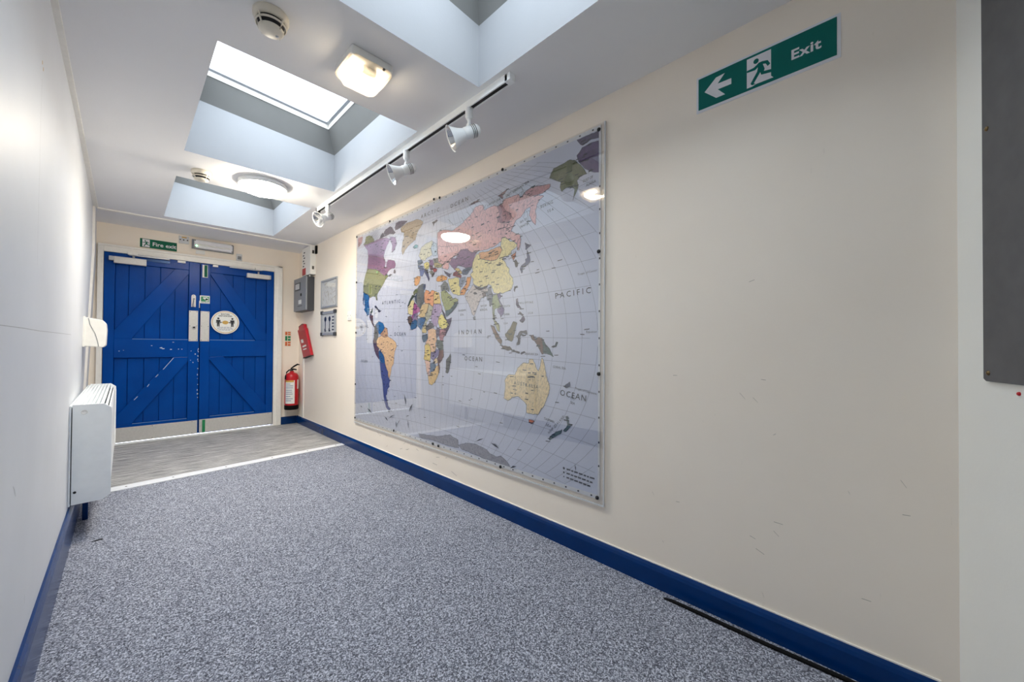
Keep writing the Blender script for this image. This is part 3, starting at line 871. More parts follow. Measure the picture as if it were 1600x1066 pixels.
for i in range(5):
    k.flat(rect(-4.525, -4.47, 1.21 + i * 0.036, 1.228 + i * 0.036), right, 0.0058)
k.build('text_block', 'ink_soft', s)['kind'] = 'stuff'

s = thing('light_switch', right(-4.043, 1.305, 0), 'white rocker light switch beside the map', 'switch')
MB().prism(rect(-4.090, -3.996, 1.304, 1.400), right, 0.0, 0.010).build('plate', 'white_plastic', s, bevel=0.003)
MB().prism(rect(-4.060, -4.026, 1.325, 1.372), right, 0.010, 0.015).build('rocker', 'paper', s, bevel=0.003)
for b in (1.352,):
    for a in (-4.080, -4.006):
        MB().lathe([(0.004, 0), (0.003, 0.0015), (0, 0.002)], right(a, b, 0.010), (-1, 0, 0), 8).build('screw', 'screw', s)

# exit sign
s = thing('exit_sign', right(-0.357, 2.01, 0), 'large green Exit sign with arrow and running figure above the wall', 'sign')
MB().prism(rect(-0.585, -0.130, 2.007, 2.155), right, 0.0, 0.002).build('border_film', 'sign_white', s)
MB().prism(rect(-0.577, -0.140, 2.018, 2.146), right, 0.002, 0.0035).build('green_plate', 'green', s, bevel=0.0005)
def ex(u, v):                 # 0..1 over the green plate
    return (-0.577 + u * 0.437, 2.018 + v * 0.128)
k = MB()
k.flat([ex(*p) for p in ((0.054, 0.51), (0.152, 0.82), (0.226, 0.84), (0.166, 0.605), (0.279, 0.595), (0.279, 0.418), (0.168, 0.425), (0.228, 0.18), (0.154, 0.18))], right, 0.004)
k.build('arrow', 'sign_white', s)
k = MB()
k.flat([ex(*p) for p in ((0.400, 0.07), (0.400, 0.93), (0.578, 0.93), (0.578, 0.16), (0.595, 0.09), (0.470, 0.10), (0.440, 0.07))], right, 0.004)
k.build('doorway', 'sign_white', s)
k = MB()
p0, p1 = ex(0.401, 0.08), ex(0.592, 0.95)
runner(k, right, p0[0], p0[1], p1[0] - p0[0], p1[1] - p0[1], 0.0045)
k.build('running_figure', 'green', s)
k = MB()
t0 = ex(0.712, 0.365)
put_text(k, 'Exit', 0.0485, right, t0[0], t0[1], 0.004, weight=0.0013, sx=1.04, spacing=1.08)
k.build('lettering', 'sign_white', s)

# ================================================================ THE WALL MAP
MY0, MZ0, MW, MH = 3.875, 0.31, 2.832, 1.82
def mp(u, v, d):               # u, v in millimetres from the lower left corner of the print
    return (XR - 0.002 - d, MY0 - u * 0.001, MZ0 + v * 0.001)
s = thing('world_map', mp(MW * 500, 0, 0), 'large world map behind clear acrylic on the cream wall', 'map')
sheet = MB().prism(rect(-6, MW * 1000 + 6, -14, MH * 1000 + 16), mp, 0.0, 0.0030).build('map_sheet', 'map_margin', s, label='printed map sheet with a white margin')
MB().prism(rect(4, MW * 1000 - 4, 6, MH * 1000 - 4), mp, 0.003, 0.0033).build('printed_sea', 'sea', sheet)
LAND = """165,148,125|893,1745 985,1759 1068,1753 1123,1754 1183,1738 1230,1711 1202,1685 1161,1659 1131,1626 1114,1590 1052,1576 989,1554 950,1534 914,1500 895,1537 903,1576 912,1615 932,1645 934,1685 887,1702 873,1729
88,78,98|776,1760 789,1795 852,1802 985,1775 946,1757 866,1740 825,1735 783,1737
88,78,98|578,1743 577,1765 607,1781 682,1790 726,1777 755,1743 791,1715 756,1708 683,1726 639,1724
80,72,90|500,1722 512,1745 554,1763 578,1736 639,1720 578,1721
190,150,155|22,1838 124,1822 134,1792 108,1750 53,1728 25,1725
130,135,95|189,1766 206,1794 276,1792 336,1773 379,1730 379,1715 252,1716 145,1726 189,1747
150,120,160|163,1717 371,1717 500,1718 624,1702 699,1676 640,1637 596,1587 574,1547 590,1509 568,1476 254,1599 244,1655
140,115,150|683,1701 785,1674 814,1620 773,1571 730,1551 729,1621 699,1662
130,92,128|263,1604 433,1565 583,1524 611,1485 598,1441 619,1435 632,1478 658,1499 737,1483 776,1470 796,1435 777,1410 700,1411 660,1391 634,1368 593,1364 523,1399 494,1422 406,1450 241,1474 252,1535
128,132,95|241,1477 406,1451 494,1422 523,1395 593,1364 634,1371 668,1354 621,1331 581,1297 540,1268 505,1245 470,1222 449,1194 460,1149 435,1158 420,1190 360,1198 315,1188 284,1198 268,1223 212,1239 160,1256 154,1315 169,1370 200,1423
95,90,105|759,1375 777,1397 799,1369 778,1361
110,105,115|668,1354 700,1366 727,1357 688,1345
38,95,150|160,1254 212,1237 268,1221 295,1193 280,1163 284,1122 300,1079 295,1031 249,1027 217,1056 176,1087 200,1100 191,1128
38,95,150|161,1244 173,1186 170,1133 153,1142 149,1195
70,70,90|303,1024 328,1057 365,1092 359,1058 338,1022 314,1006
120,75,70|296,1014 334,1022 375,1015 369,986 339,980 304,993
95,70,72|330,1006 373,992 370,951 396,922 432,911 396,904 353,940 315,983
60,60,75|402,1101 429,1106 461,1084 505,1056 526,1049 502,1041 456,1068 415,1091
80,75,90|471,1052 511,1061 528,1045 495,1039
30,95,150|437,934 488,958 568,939 608,896 570,862 521,835 486,853 449,891
75,78,82|403,902 437,934 453,891 490,853 481,806 447,773 392,795 400,845
190,150,112|570,865 608,896 651,888 670,840 658,811 610,807 551,822 521,838
218,182,138|481,806 551,828 610,808 667,817 760,785 815,758 828,727 790,679 782,625 777,577 741,544 730,490 703,441 661,470 685,496 635,539 615,584 594,630 534,684 504,710 452,728 439,768
90,65,70|378,778 397,797 451,773 456,730 502,707 494,674 515,628 500,607 444,645 416,682 390,730
32,88,142|494,674 524,695 578,657 608,628 619,580 556,571 516,600 499,637
72,82,138|516,592 556,573 615,580 639,540 678,496 678,469 716,426 698,398 706,372 668,340 663,305 644,285 672,234 684,199 732,178 699,161 642,187 618,228 598,281 587,344 576,399 545,471 534,526
98,106,62|1089,1167 1121,1190 1152,1192 1166,1183 1157,1165 1126,1152 1103,1140
66,80,52|1103,1141 1121,1154 1111,1134 1059,1103 1037,1072 1003,1053 1018,1084 1046,1121 1075,1148
86,93,98|1152,1192 1174,1211 1218,1221 1253,1217 1249,1170 1253,1128 1265,1080 1223,1055 1204,1026 1176,1038 1122,1090 1111,1130 1157,1165
50,76,125|1244,1216 1273,1216 1272,1189 1255,1167 1226,1189
214,148,104|1273,1170 1313,1162 1334,1145 1363,1159 1397,1149 1385,1121 1386,1054 1373,1029 1323,1059 1264,1065 1253,1099 1251,1133
216,187,118|1395,1149 1435,1134 1452,1133 1468,1095 1482,1047 1385,1053 1386,1121
222,205,152|1057,1101 1095,1108 1111,1087 1093,1034 1089,988 1050,984 1014,1000 1006,1050 1034,1070
165,86,140|1107,1087 1159,1054 1193,1028 1189,1004 1133,992 1106,970 1079,941 1058,957 1087,990 1094,1034
196,172,128|1204,1027 1223,1055 1272,1067 1325,1057 1309,1016 1276,985 1257,957 1205,960 1159,971 1196,990 1191,1009
172,172,152|1323,1059 1374,1030 1375,1007 1351,963 1318,937 1285,910 1260,882 1237,888 1275,934 1267,967 1299,1003
166,147,178|1385,1053 1482,1046 1500,1017 1501,991 1470,974 1455,948 1448,909 1430,872 1415,886 1391,883 1365,916 1352,944 1357,981 1377,1016
42,92,142|1159,953 1276,957 1268,925 1234,888 1213,858 1187,876 1162,891 1157,925
48,92,132|1079,928 1116,946 1159,934 1155,891 1135,876 1090,868 1060,867 1050,894
140,122,150|1077,946 1115,994 1162,996 1162,967 1159,933 1116,945 1079,927
97,77,52|1010,975 1055,979 1081,947 1063,919 1052,893 1021,919 1005,951
222,206,122|1454,949 1492,970 1524,945 1554,918 1584,890 1555,864 1509,852 1470,871 1446,909
92,76,102|1551,922 1617,937 1606,898 1585,864 1556,826 1540,808 1523,831 1539,856 1584,888 1560,909
72,62,72|1499,989 1490,1011 1539,962 1551,926 1530,935
90,88,93|1286,886 1342,918 1376,903 1393,874 1334,863 1301,848 1283,864
206,187,132|1223,845 1240,880 1284,910 1294,900 1282,873 1292,835 1242,836
172,122,132|1463,863 1509,853 1555,865 1534,809 1496,785 1463,814
116,106,122|1430,873 1464,868 1465,818 1434,791 1418,838
222,182,148|1308,857 1386,867 1424,850 1420,805 1437,782 1413,751 1426,728 1406,691 1356,686 1343,732 1297,746 1272,751 1305,778 1313,820
76,96,116|1230,821 1298,826 1307,792 1273,764 1244,764 1226,793
216,192,114|1266,741 1314,755 1347,728 1354,687 1346,645 1343,617 1274,624 1255,632 1271,681
126,116,155|1355,682 1405,688 1428,711 1469,703 1454,666 1423,646 1390,623 1355,640
96,106,102|1426,778 1506,774 1514,737 1515,706 1467,701 1426,733
172,120,130|1469,853 1534,865 1549,842 1527,812 1509,773 1474,777 1458,813
110,76,76|1466,702 1518,708 1523,658 1493,626 1463,603 1475,568 1464,540 1445,549 1448,603 1436,643 1460,670
216,192,152|1404,638 1439,643 1451,611 1422,601 1388,609
222,182,166|1272,625 1343,617 1348,563 1336,530 1344,502 1312,509 1290,560
106,126,150|1344,599 1398,610 1424,589 1401,546 1349,534
218,186,132|1316,510 1343,504 1351,532 1400,548 1432,585 1455,586 1464,540 1441,499 1410,461 1370,437 1334,439 1321,479
95,97,93|1603,680 1612,660 1605,617 1588,556 1570,536 1548,540 1551,576 1554,633 1585,656
206,152,102|1109,1281 1150,1292 1202,1285 1192,1256 1174,1227 1137,1215 1110,1222 1106,1254
96,111,160|1177,1346 1242,1349 1263,1322 1243,1298 1223,1282 1192,1293 1188,1321
98,112,132|1150,1415 1212,1414 1235,1391 1200,1380 1162,1382
102,116,150|1155,1379 1206,1368 1242,1360 1222,1346 1169,1350
214,200,122|1246,1378 1295,1386 1323,1366 1317,1333 1276,1328 1254,1346
122,86,132|1320,1393 1369,1393 1383,1354 1363,1341 1328,1350
100,52,82|1324,1348 1363,1343 1383,1317 1343,1315
152,56,62|1368,1320 1395,1328 1428,1311 1422,1293 1389,1290
166,156,112|1380,1362 1420,1364 1502,1333 1484,1317 1439,1320 1395,1330
126,130,122|1373,1396 1438,1394 1446,1363 1388,1360
131,136,126|1315,1308 1356,1311 1390,1287 1371,1263 1343,1285
80,66,66|1353,1285 1395,1287 1373,1260 1357,1260
60,65,110|1261,1327 1298,1310 1312,1279 1327,1251 1312,1232 1297,1262 1269,1292 1258,1312
58,56,52|1248,1334 1282,1329 1306,1317 1290,1311 1261,1323
216,152,82|1420,1240 1440,1256 1496,1257 1558,1235 1552,1217 1497,1212 1447,1214 1420,1225
200,196,172|1170,1452 1210,1515 1279,1534 1356,1539 1379,1516 1341,1486 1358,1428 1281,1415 1253,1399 1200,1420
172,186,200|1370,1530 1421,1503 1425,1417 1371,1419 1343,1485
122,166,176|1078,1538 1126,1551 1159,1537 1145,1519 1103,1520
100,90,100|1358,1679 1419,1685 1431,1675 1387,1666 1377,1643
212,168,168|1429,1431 1427,1584 1503,1590 1612,1561 1691,1578 1738,1591 1766,1608 1821,1624 1865,1665 1918,1669 1952,1660 1961,1624 2010,1629 2058,1633 2090,1619 2128,1620 2151,1646 2210,1643 2274,1644 2295,1623 2335,1646 2388,1656 2433,1648 2519,1633 2514,1615 2477,1602 2433,1594 2472,1579 2446,1568 2429,1553 2409,1510 2417,1479 2411,1430 2383,1458 2363,1497 2369,1544 2343,1541 2289,1499 2254,1492 2233,1461 2212,1435 2255,1411 2290,1399 2298,1367 2285,1330 2266,1310 2261,1354 2212,1383 2138,1413 2127,1389 2061,1369 1980,1362 1895,1363 1851,1359 1797,1388 1722,1406 1664,1381 1579,1358 1533,1340 1468,1375
212,168,168|1434,1440 1445,1363 1507,1332 1495,1309 1562,1289 1580,1311 1570,1327 1613,1365 1681,1379 1686,1395 1680,1440 1437,1480
150,122,128|1807,1696 1829,1705 1904,1708 1896,1697 1829,1695
150,122,128|2097,1684 2135,1692 2181,1701 2144,1679 2137,1652 2114,1674
168,124,130|2088,1615 2128,1620 2160,1576 2212,1542 2216,1516 2191,1495 2137,1502 2097,1516 2089,1545 2113,1566
186,134,138|2295,1620 2335,1646 2388,1656 2433,1648 2519,1633 2514,1615 2477,1602 2414,1595 2362,1610 2322,1630
126,97,132|1580,1332 1610,1362 1661,1356 1678,1384 1719,1408 1791,1401 1823,1370 1885,1363 1867,1329 1848,1303 1848,1272 1801,1264 1753,1281 1720,1291 1683,1302 1658,1279 1644,1276 1611,1301
196,172,112|1644,1276 1658,1288 1696,1280 1726,1255 1731,1239 1696,1243 1671,1263
126,52,62|1630,1252 1671,1268 1704,1238 1728,1224 1715,1206 1663,1227 1627,1237
72,87,112|1737,1259 1785,1272 1842,1269 1818,1247 1793,1226 1745,1227 1729,1240
222,206,142|1568,1219 1620,1218 1655,1221 1690,1215 1711,1172 1716,1131 1716,1090 1681,1093 1631,1107 1604,1136 1586,1170
136,146,166|1711,1207 1771,1211 1772,1180 1730,1144 1704,1151 1699,1188
216,147,82|1792,1207 1831,1206 1819,1160 1788,1119 1757,1086 1715,1092 1721,1120 1770,1150 1782,1179
76,66,96|1513,1289 1556,1270 1598,1253 1593,1229 1562,1243 1532,1268
152,157,107|1478,1135 1535,1142 1565,1122 1609,1092 1631,1068 1659,1076 1692,1060 1684,1035 1632,1000 1611,984 1545,961 1529,1007 1490,1080
76,100,106|1543,993 1596,998 1654,1037 1689,1052 1675,1018 1633,986 1552,947 1539,971
112,117,116|1475,1180 1526,1210 1565,1187 1584,1151 1581,1124 1535,1146 1488,1142
216,167,122|1911,1354 2005,1347 2068,1357 2118,1359 2136,1337 2118,1310 2087,1282 2031,1280 1973,1299 1925,1311
220,206,152|1821,1218 1851,1234 1843,1269 1850,1302 1884,1345 1914,1345 1925,1311 1973,1298 2031,1279 2087,1282 2118,1310 2136,1336 2123,1356 2131,1408 2164,1412 2210,1372 2244,1364 2267,1344 2255,1328 2216,1315 2211,1296 2159,1288 2135,1275 2159,1259 2177,1228 2200,1209 2200,1180 2229,1149 2236,1116 2224,1085 2178,1070 2137,1063 2119,1071 2105,1065 2065,1072 2051,1098 2037,1122 2009,1134 1981,1123 1924,1120 1886,1138 1856,1156 1856,1185
92,77,72|1870,1141 1894,1129 1946,1113 1988,1122 2007,1133 1995,1116 1953,1102 1916,1105 1881,1122
192,183,180|1856,1151 1871,1135 1883,1119 1924,1103 1995,1112 2011,1097 1989,1080 1968,1059 1939,1052 1917,1025 1897,988 1882,960 1868,936 1847,948 1835,978 1811,1018 1788,1045 1766,1076 1779,1090 1818,1116 1841,1138
112,96,92|1946,1084 1982,1090 1990,1057 1961,1054
110,115,126|2008,1111 2032,1119 2042,1080 2053,1061 2046,1024 2033,988 2021,993 2017,1027 1995,1038 1995,1066
142,152,112|2050,1052 2092,1066 2107,1038 2114,1006 2127,982 2106,974 2073,971 2068,950 2075,903 2067,903 2059,955 2044,1006
106,96,136|2092,1062 2113,1067 2133,1045 2113,1028 2140,990 2160,962 2153,936 2126,914 2120,933 2100,948 2093,966 2127,978 2133,986 2106,1024
206,132,97|2215,1287 2245,1294 2257,1301 2251,1273 2234,1251 2228,1265
70,70,66|2238,1250 2256,1256 2274,1230 2269,1211 2257,1208 2248,1230
204,158,162|2266,1362 2296,1384 2295,1352 2283,1307 2269,1310 2264,1334
90,95,126|2330,1343 2357,1327 2379,1321 2358,1313 2342,1300 2334,1302 2337,1321
90,95,126|2346,1297 2359,1275 2369,1247 2370,1223 2353,1210 2332,1205 2316,1200 2307,1189 2310,1169 2301,1168 2291,1192 2303,1214 2337,1228 2333,1244 2348,1250
76,76,100|2245,1095 2270,1097 2252,1078 2247,1061 2239,1076
86,71,96|2259,1016 2273,1021 2281,984 2305,957 2273,966 2259,986
86,71,96|2288,941 2322,922 2314,913 2286,929
86,71,96|2289,888 2321,914 2334,892 2315,874
110,86,72|2034,870 2067,860 2107,808 2140,771 2131,743 2096,772 2062,817
152,152,112|2046,985 2073,899 2113,868 2120,823 2098,833 2077,872 2054,918
106,96,66|2167,809 2207,841 2237,885 2270,874 2252,831 2240,786 2226,764 2186,778
100,86,76|2135,737 2208,734 2230,714 2195,708 2148,720
82,77,82|2266,796 2292,823 2346,830 2352,804 2315,815 2298,796 2292,747 2266,743 2278,779
82,77,82|2235,712 2293,701 2291,692 2239,703
82,77,82|2299,694 2330,707 2335,703 2305,687
102,77,66|2376,799 2400,801 2412,778 2444,788 2465,782 2492,745 2487,699 2466,691 2439,729 2417,757 2387,778
66,91,86|2464,782 2492,745 2520,722 2547,679 2513,692 2476,699 2474,737
66,80,86|2538,737 2558,741 2568,761 2578,757 2568,736 2545,730
222,196,152|2160,415 2164,444 2172,480 2167,524 2197,561 2252,564 2276,608 2323,639 2363,637 2368,659 2398,663 2413,638 2429,605 2440,597 2453,624 2466,673 2484,633 2495,578 2521,516 2516,476 2484,409 2442,354 2404,348 2351,351 2351,394 2324,416 2283,438 2235,429 2198,406
204,122,92|2369,315 2412,311 2388,290 2369,297
86,106,106|2631,366 2648,369 2654,330 2677,330 2652,306 2634,287 2616,289 2643,321
86,106,106|2518,230 2541,255 2586,282 2609,295 2600,271 2566,250 2524,222
76,81,100|2621,524 2657,551 2660,527 2632,517
132,132,142|1857,928 1879,933 1876,911 1861,916
142,142,152|1188,40 1314,48 1464,65 1603,99 1701,80 1711,24 1585,17 1380,21 1212,13
140,140,150|1703,44 1787,73 1906,84 2002,71 2033,52 2093,42 2137,58 2196,31 2224,6 2151,0 2033,4 1873,17 1753,21
86,76,101|2696,1812 2753,1811 2832,1809 2832,1773 2783,1783 2748,1774 2728,1772 2709,1793
91,76,111|2695,1731 2728,1760 2774,1765 2832,1761 2833,1601 2784,1620 2749,1644 2718,1680 2702,1708
100,106,76|2522,1689 2540,1712 2575,1714 2621,1718 2654,1723 2681,1711 2713,1678 2745,1637 2757,1616 2718,1615 2697,1599 2704,1563 2688,1531 2671,1502 2679,1535 2683,1560 2665,1578 2627,1581 2599,1569 2586,1597 2593,1622 2547,1649 2512,1669"""
OUTL = []
for z_off, ln in enumerate(LAND.strip().split('\n')):
    cc, pp = ln.split('|')
    pts = [tuple(map(int, t.split(','))) for t in pp.split()]
    # ragged coast: split long edges and jitter them a little
    out = []
    for i, p in enumerate(pts):
        q = pts[(i + 1) % len(pts)]
        out.append(p)
        L = math.hypot(q[0] - p[0], q[1] - p[1])
        kx = int(L // 18)
        for j in range(1, kx + 1):
            t = j / (kx + 1)
            out.append((p[0] + (q[0] - p[0]) * t + random.uniform(-2.6, 2.6), p[1] + (q[1] - p[1]) * t + random.uniform(-2.6, 2.6)))
    out = [(min(max(a, 5), MW * 1000 - 5), min(max(b, 7), MH * 1000 - 5)) for a, b in out]
    OUTL.append(out)
    co = MB().flat(out, mp, 0.0036 + z_off * 0.000008).build('country', 'print', sheet)
    ca = co.data.color_attributes.new('ink', 'FLOAT_COLOR', 'CORNER')
    ink = tuple(min(0.92, 1.3 * lin(int(x))) for x in cc.split(',')) + (1.0,)  # the two upper Canada inks are paled by a painted-in skylight reflection
    for d_ in ca.data:
        d_.color = ink
# graticule of meridians and parallels
def geo(lon, lat):
    d = (lon - 30.0) * 9.4 * (1 - 7.9e-5 * lat * lat)
    u = 1416 + d
    v = 11.4 * lat + 80.0 * (lat / 40.0) * (d / 1420.0) ** 2
    return u, 806 + 0.020 * (1416 - d - 1416) + v
def line(mb, pts, w, d):
    for i in range(len(pts) - 1):
        (a, b), (c_, e) = pts[i], pts[i + 1]
        if not (6 < a < MW * 1000 - 6 and 6 < c_ < MW * 1000 - 6 and 8 < b < MH * 1000 - 6 and 8 < e < MH * 1000 - 6):
            continue
        L = math.hypot(c_ - a, e - b) or 1
        nx, ny = -(e - b) / L * w, (c_ - a) / L * w
        mb.add([mp(a - nx, b - ny, d), mp(c_ - nx, e - ny, d), mp(c_ + nx, e + ny, d), mp(a + nx, b + ny, d)], [(0, 1, 2, 3)])
gr = MB()
for lon in range(-180, 251, 10):
    line(gr, [geo(lon, lat) for lat in range(-78, 85, 3)], 0.7, 0.0035)
for lat in range(-70, 81, 10):
    line(gr, [geo(lon, lat) for lon in range(-180, 251, 5)], 0.7, 0.0035)
gr.build('grid_lines', 'grat', sheet)['kind'] = 'stuff'
bd = MB()
for o_ in OUTL:
    line(bd, o_ + [o_[0]], 1.1, 0.00485)
bd.build('border_lines', 'ink_soft', sheet)['kind'] = 'stuff'
# sea and land names
DT = 0.0052
def name(t, u0, v0, u1, v1, size, **k):
    vs, fs = text2d(t, size, **k)
    w_ = max(x for x, y in vs) - min(x for x, y in vs)
    L = math.hypot(u1 - u0, v1 - v0) * 0.001
    sp = 1.0
    if L > w_ and len(t) > 1:
        # widen the letter spacing until the word fills its stretch
        per = w_ / len(t)
        sp = 1.0 + (L - w_) / (per * (len(t) - 1)) * 0.95
    vs, fs = text2d(t, size, spacing=sp, **k)
    x0 = min(x for x, y in vs)
    w2 = max(x for x, y in vs) - x0
    an = math.atan2(v1 - v0, u1 - u0)
    f = min(1.0, L / w2)
    c_, q = math.cos(an), math.sin(an)
    MB().add([mp(u0 + ((x - x0) * f * c_ - y * q) * 1000, v0 + ((x - x0) * f * q + y * c_) * 1000, DT) for x, y in vs], fs).build('sea_name', 'map_ink', sheet)
for a in (('ARCTIC', 1199, 1745, 1471, 1742, .042), ('OCEAN', 1592, 1728, 1818, 1735, .042), ('ATLANTIC', 553, 1105, 910, 1098, .042), ('OCEAN', 784, 820, 999, 818, .042),
          ('PACIFIC', 84, 905, 270, 905, .036), ('OCEAN', 122, 568, 278, 568, .036), ('INDIAN', 1702, 815, 1961, 817, .042), ('OCEAN', 1769, 636, 1970, 634, .042),
          ('PACIFIC', 2559, 995, 2787, 1006, .044), ('OCEAN', 2593, 476, 2764, 458, .044), ('AUSTRALIA', 2246, 508, 2448, 496, .028), ('TASMAN', 2482, 330, 2555, 320, .019),
          ('SEA', 2496, 298, 2533, 292, .019), ('CORAL SEA', 2544, 620, 2631, 613, .018), ('MONGOLIA', 1969, 1302, 2115, 1311, .022), ('PHILIPPINE', 2279, 985, 2396, 983, .018),
          ('SEA', 2357, 922, 2397, 922, .018), ('EAST SIBERIAN SEA', 2169, 1652, 2361, 1688, .024), ('LAPTEV SEA', 1996, 1640, 2117, 1652, .02), ('BERING', 2450, 1515, 2540, 1522, .024), ('SEA', 2500, 1478, 2545, 1482, .022),
          ('GULF OF', 2735, 1577, 2795, 1583, .02), ('ALASKA', 2754, 1550, 2812, 1558, .02), ('ARAFURA SEA', 2334, 686, 2437, 684, .018), ('ARABIAN', 1692, 975, 1779, 975, .02), ('SEA', 1715, 945, 1755, 945, .02),
          ('BENGAL', 1928, 966, 2004, 966, .02), ('BAY OF', 1935, 992, 1995, 992, .018), ('NEW ZEALAND', 2520, 256, 2632, 369, .018), ('SEA OF', 2290, 1465, 2345, 1475, .02), ('OKHOTSK', 2290, 1436, 2360, 1446, .02),
          ('Equator', 2760, 806, 2822, 806, .016), ('Tropic of Cancer', 2705, 1103, 2822, 1112, .016), ('Tropic of Capricorn', 2690, 516, 2820, 497, .016), ('FIJI', 2662, 462, 2690, 458, .018), ('SEA', 2662, 438, 2690, 434, .018),
          ('SEA OF', 2190, 1290, 2260, 1296, .018), ('JAPAN', 2195, 1264, 2262, 1270, .018), ('SOUTH', 2150, 975, 2210, 975, .018), ('CHINA', 2150, 925, 2205, 925, .018), ('SEA', 2155, 870, 2190, 870, .018)):
    name(*a)
# town name bars too small to read: short dark strokes along the coasts and over the lands
bars = MB()
def bar(u, v, l, h, an):
    c_, q = math.cos(an), math.sin(an)
    P = [(-l / 2, -h / 2), (l / 2, -h / 2), (l / 2, h / 2), (-l / 2, h / 2)]
    if 20 < u < MW * 1000 - 20 and 20 < v < MH * 1000 - 20:
        bars.add([mp(u + x * c_ - y * q, v + x * q + y * c_, 0.0050) for x, y in P], [(0, 1, 2, 3)])
for ln in LAND.strip().split('\n'):
    cc, pp = ln.split('|')
    pts = [tuple(map(int, t.split(','))) for t in pp.split()]
    cu, cv = sum(p[0] for p in pts) / len(pts), sum(p[1] for p in pts) / len(pts)
    per = sum(math.hypot(pts[i][0] - pts[i - 1][0], pts[i][1] - pts[i - 1][1]) for i in range(len(pts)))
    if cv < 140:
        continue
    for i in range(int(per / 62)):
        p = random.choice(pts)
        t = random.uniform(0.2, 1.08)
        bar(cu + (p[0] - cu) * t, cv + (p[1] - cv) * t, random.uniform(14, 36), random.uniform(3.5, 6), random.uniform(-0.05, 0.10))
for i in range(70):
    u, v = random.uniform(60, 2780), random.uniform(120, 1250)
    bar(u, v, random.uniform(16, 34), 3.6, random.uniform(-0.1, 0.1))
bars.build('town_names', 'map_ink', sheet)['kind'] = 'stuff'
# river and range lines over Siberia and the coasts
rv = MB()
for i in range(26):
    u, v = random.uniform(1500, 2350), random.uniform(1400, 1620)
    pts = [(u, v)]
    an = random.uniform(0.9, 2.2)
    for j in range(6):
        an += random.uniform(-0.5, 0.5)
        pts.append((pts[-1][0] + 16 * math.cos(an), pts[-1][1] + 16 * math.sin(an)))
    line(rv, pts, 1.0, 0.0049)
rv.build('river_lines', 'ink_soft', sheet)['kind'] = 'stuff'
# border scale ticks round the edge
tk = MB()
for i in range(36):
    u = 40 + i * (MW * 1000 - 80) / 35
    tk.flat(rect(u - 5, u + 5, -8, 0), mp, 0.0036)
    tk.flat(rect(u - 5, u + 5, MH * 1000 + 2, MH * 1000 + 10), mp, 0.0036)
for lat in range(-50, 61, 10):
    v = geo(180, lat)[1]
    tk.flat(rect(MW * 1000 - 2, MW * 1000 + 5, v - 5, v + 5), mp, 0.0036)
    tk.flat(rect(-5, 1, v - 4, v + 4), mp, 0.0036)
tk.build('scale_ticks', 'map_ink', sheet)['kind'] = 'stuff'
lg = MB()
for i, v in enumerate((92, 70, 48)):
    lg.flat(circle(2622, v, 7 - i * 1.5, 10), mp, 0.0052)
    u = 2640
    while u < 2805 - i * 12:
        l = random.uniform(10, 28)
        lg.flat(rect(u, u + l, v - 5 - (u - 2640) * 0.06, v + 3 - (u - 2640) * 0.06), mp, 0.0052)
        u += l + 5
lg.build('legend_lines', 'ink_soft', sheet)['kind'] = 'stuff'
# two clear acrylic sheets butted at the middle, and their screws
MB().prism(rect(-12, 1417, -30, 1852), mp, 0.0075, 0.0105).build('acrylic_panel', 'acrylic', s, bevel=0.0008, label='clear acrylic panel over the left half')
ap = MB().prism(rect(1419, 2866, -36, 1840), mp, 0.0075, 0.0105).build('acrylic_panel', 'acrylic', s, bevel=0.0008, label='clear acrylic panel over the right half')
edge = MB()
for p in (rect(-12, 2866, -40, -34), rect(2862, 2868, -36, 1840)):
    edge.prism(p, mp, 0.004, 0.0118)
edge.build('polished_edge', 'frosted', s)
for (y, z) in ((1.045, 2.122), (1.043, 1.516), (1.040, 0.912), (1.046, 0.305), (1.737, 2.144), (1.737, 0.301), (2.491, 2.158), (2.415, 2.150), (2.475, 0.308), (2.405, 0.305), (3.181, 2.144), (3.076, 0.312), (3.868, 2.140), (3.868, 1.68), (3.868, 1.172), (3.868, 0.653), (3.868, 0.316)):
    MB().lathe([(0.010, 0), (0.0095, 0.003), (0.006, 0.006), (0, 0.007)], (XR - 0.0105, y, z), (-1, 0, 0), 12).build('screw', 'dark', s)
sc_ = MB()
def streak(u0, v0, u1, v1, w):
    L = math.hypot(u1 - u0, v1 - v0)
    nx, ny = -(v1 - v0) / L * w, (u1 - u0) / L * w
    um, vm = (u0 + u1) / 2 + nx * 0.5, (v0 + v1) / 2 + ny * 0.5
    sc_.flat([(u0, v0), (um - nx, vm - ny), (u1, v1), (um + nx, vm + ny)], mp, 0.0108)
for a in ((288, 133, 384, 97, 8), (967, 336, 1000, 238, 7), (1051, 192, 1109, 266, 9), (636, 100, 696, 69, 7), (707, 93, 809, 140, 4), (832, 88, 844, 30, 6), (1032, 127, 1044, 55, 5), (2050, 122, 2127, 101, 7), (2224, 2, 2277, 26, 6), (132, 140, 176, 126, 5), (2695, 130, 2703, 96, 3), (1898, 103, 1982, 139, 4), (860, 60, 905, 110, 3), (1000, 150, 1060, 165, 3)):
    streak(*a)
sc_.build('scuff_streaks', 'ink_soft', ap)['kind'] = 'stuff'
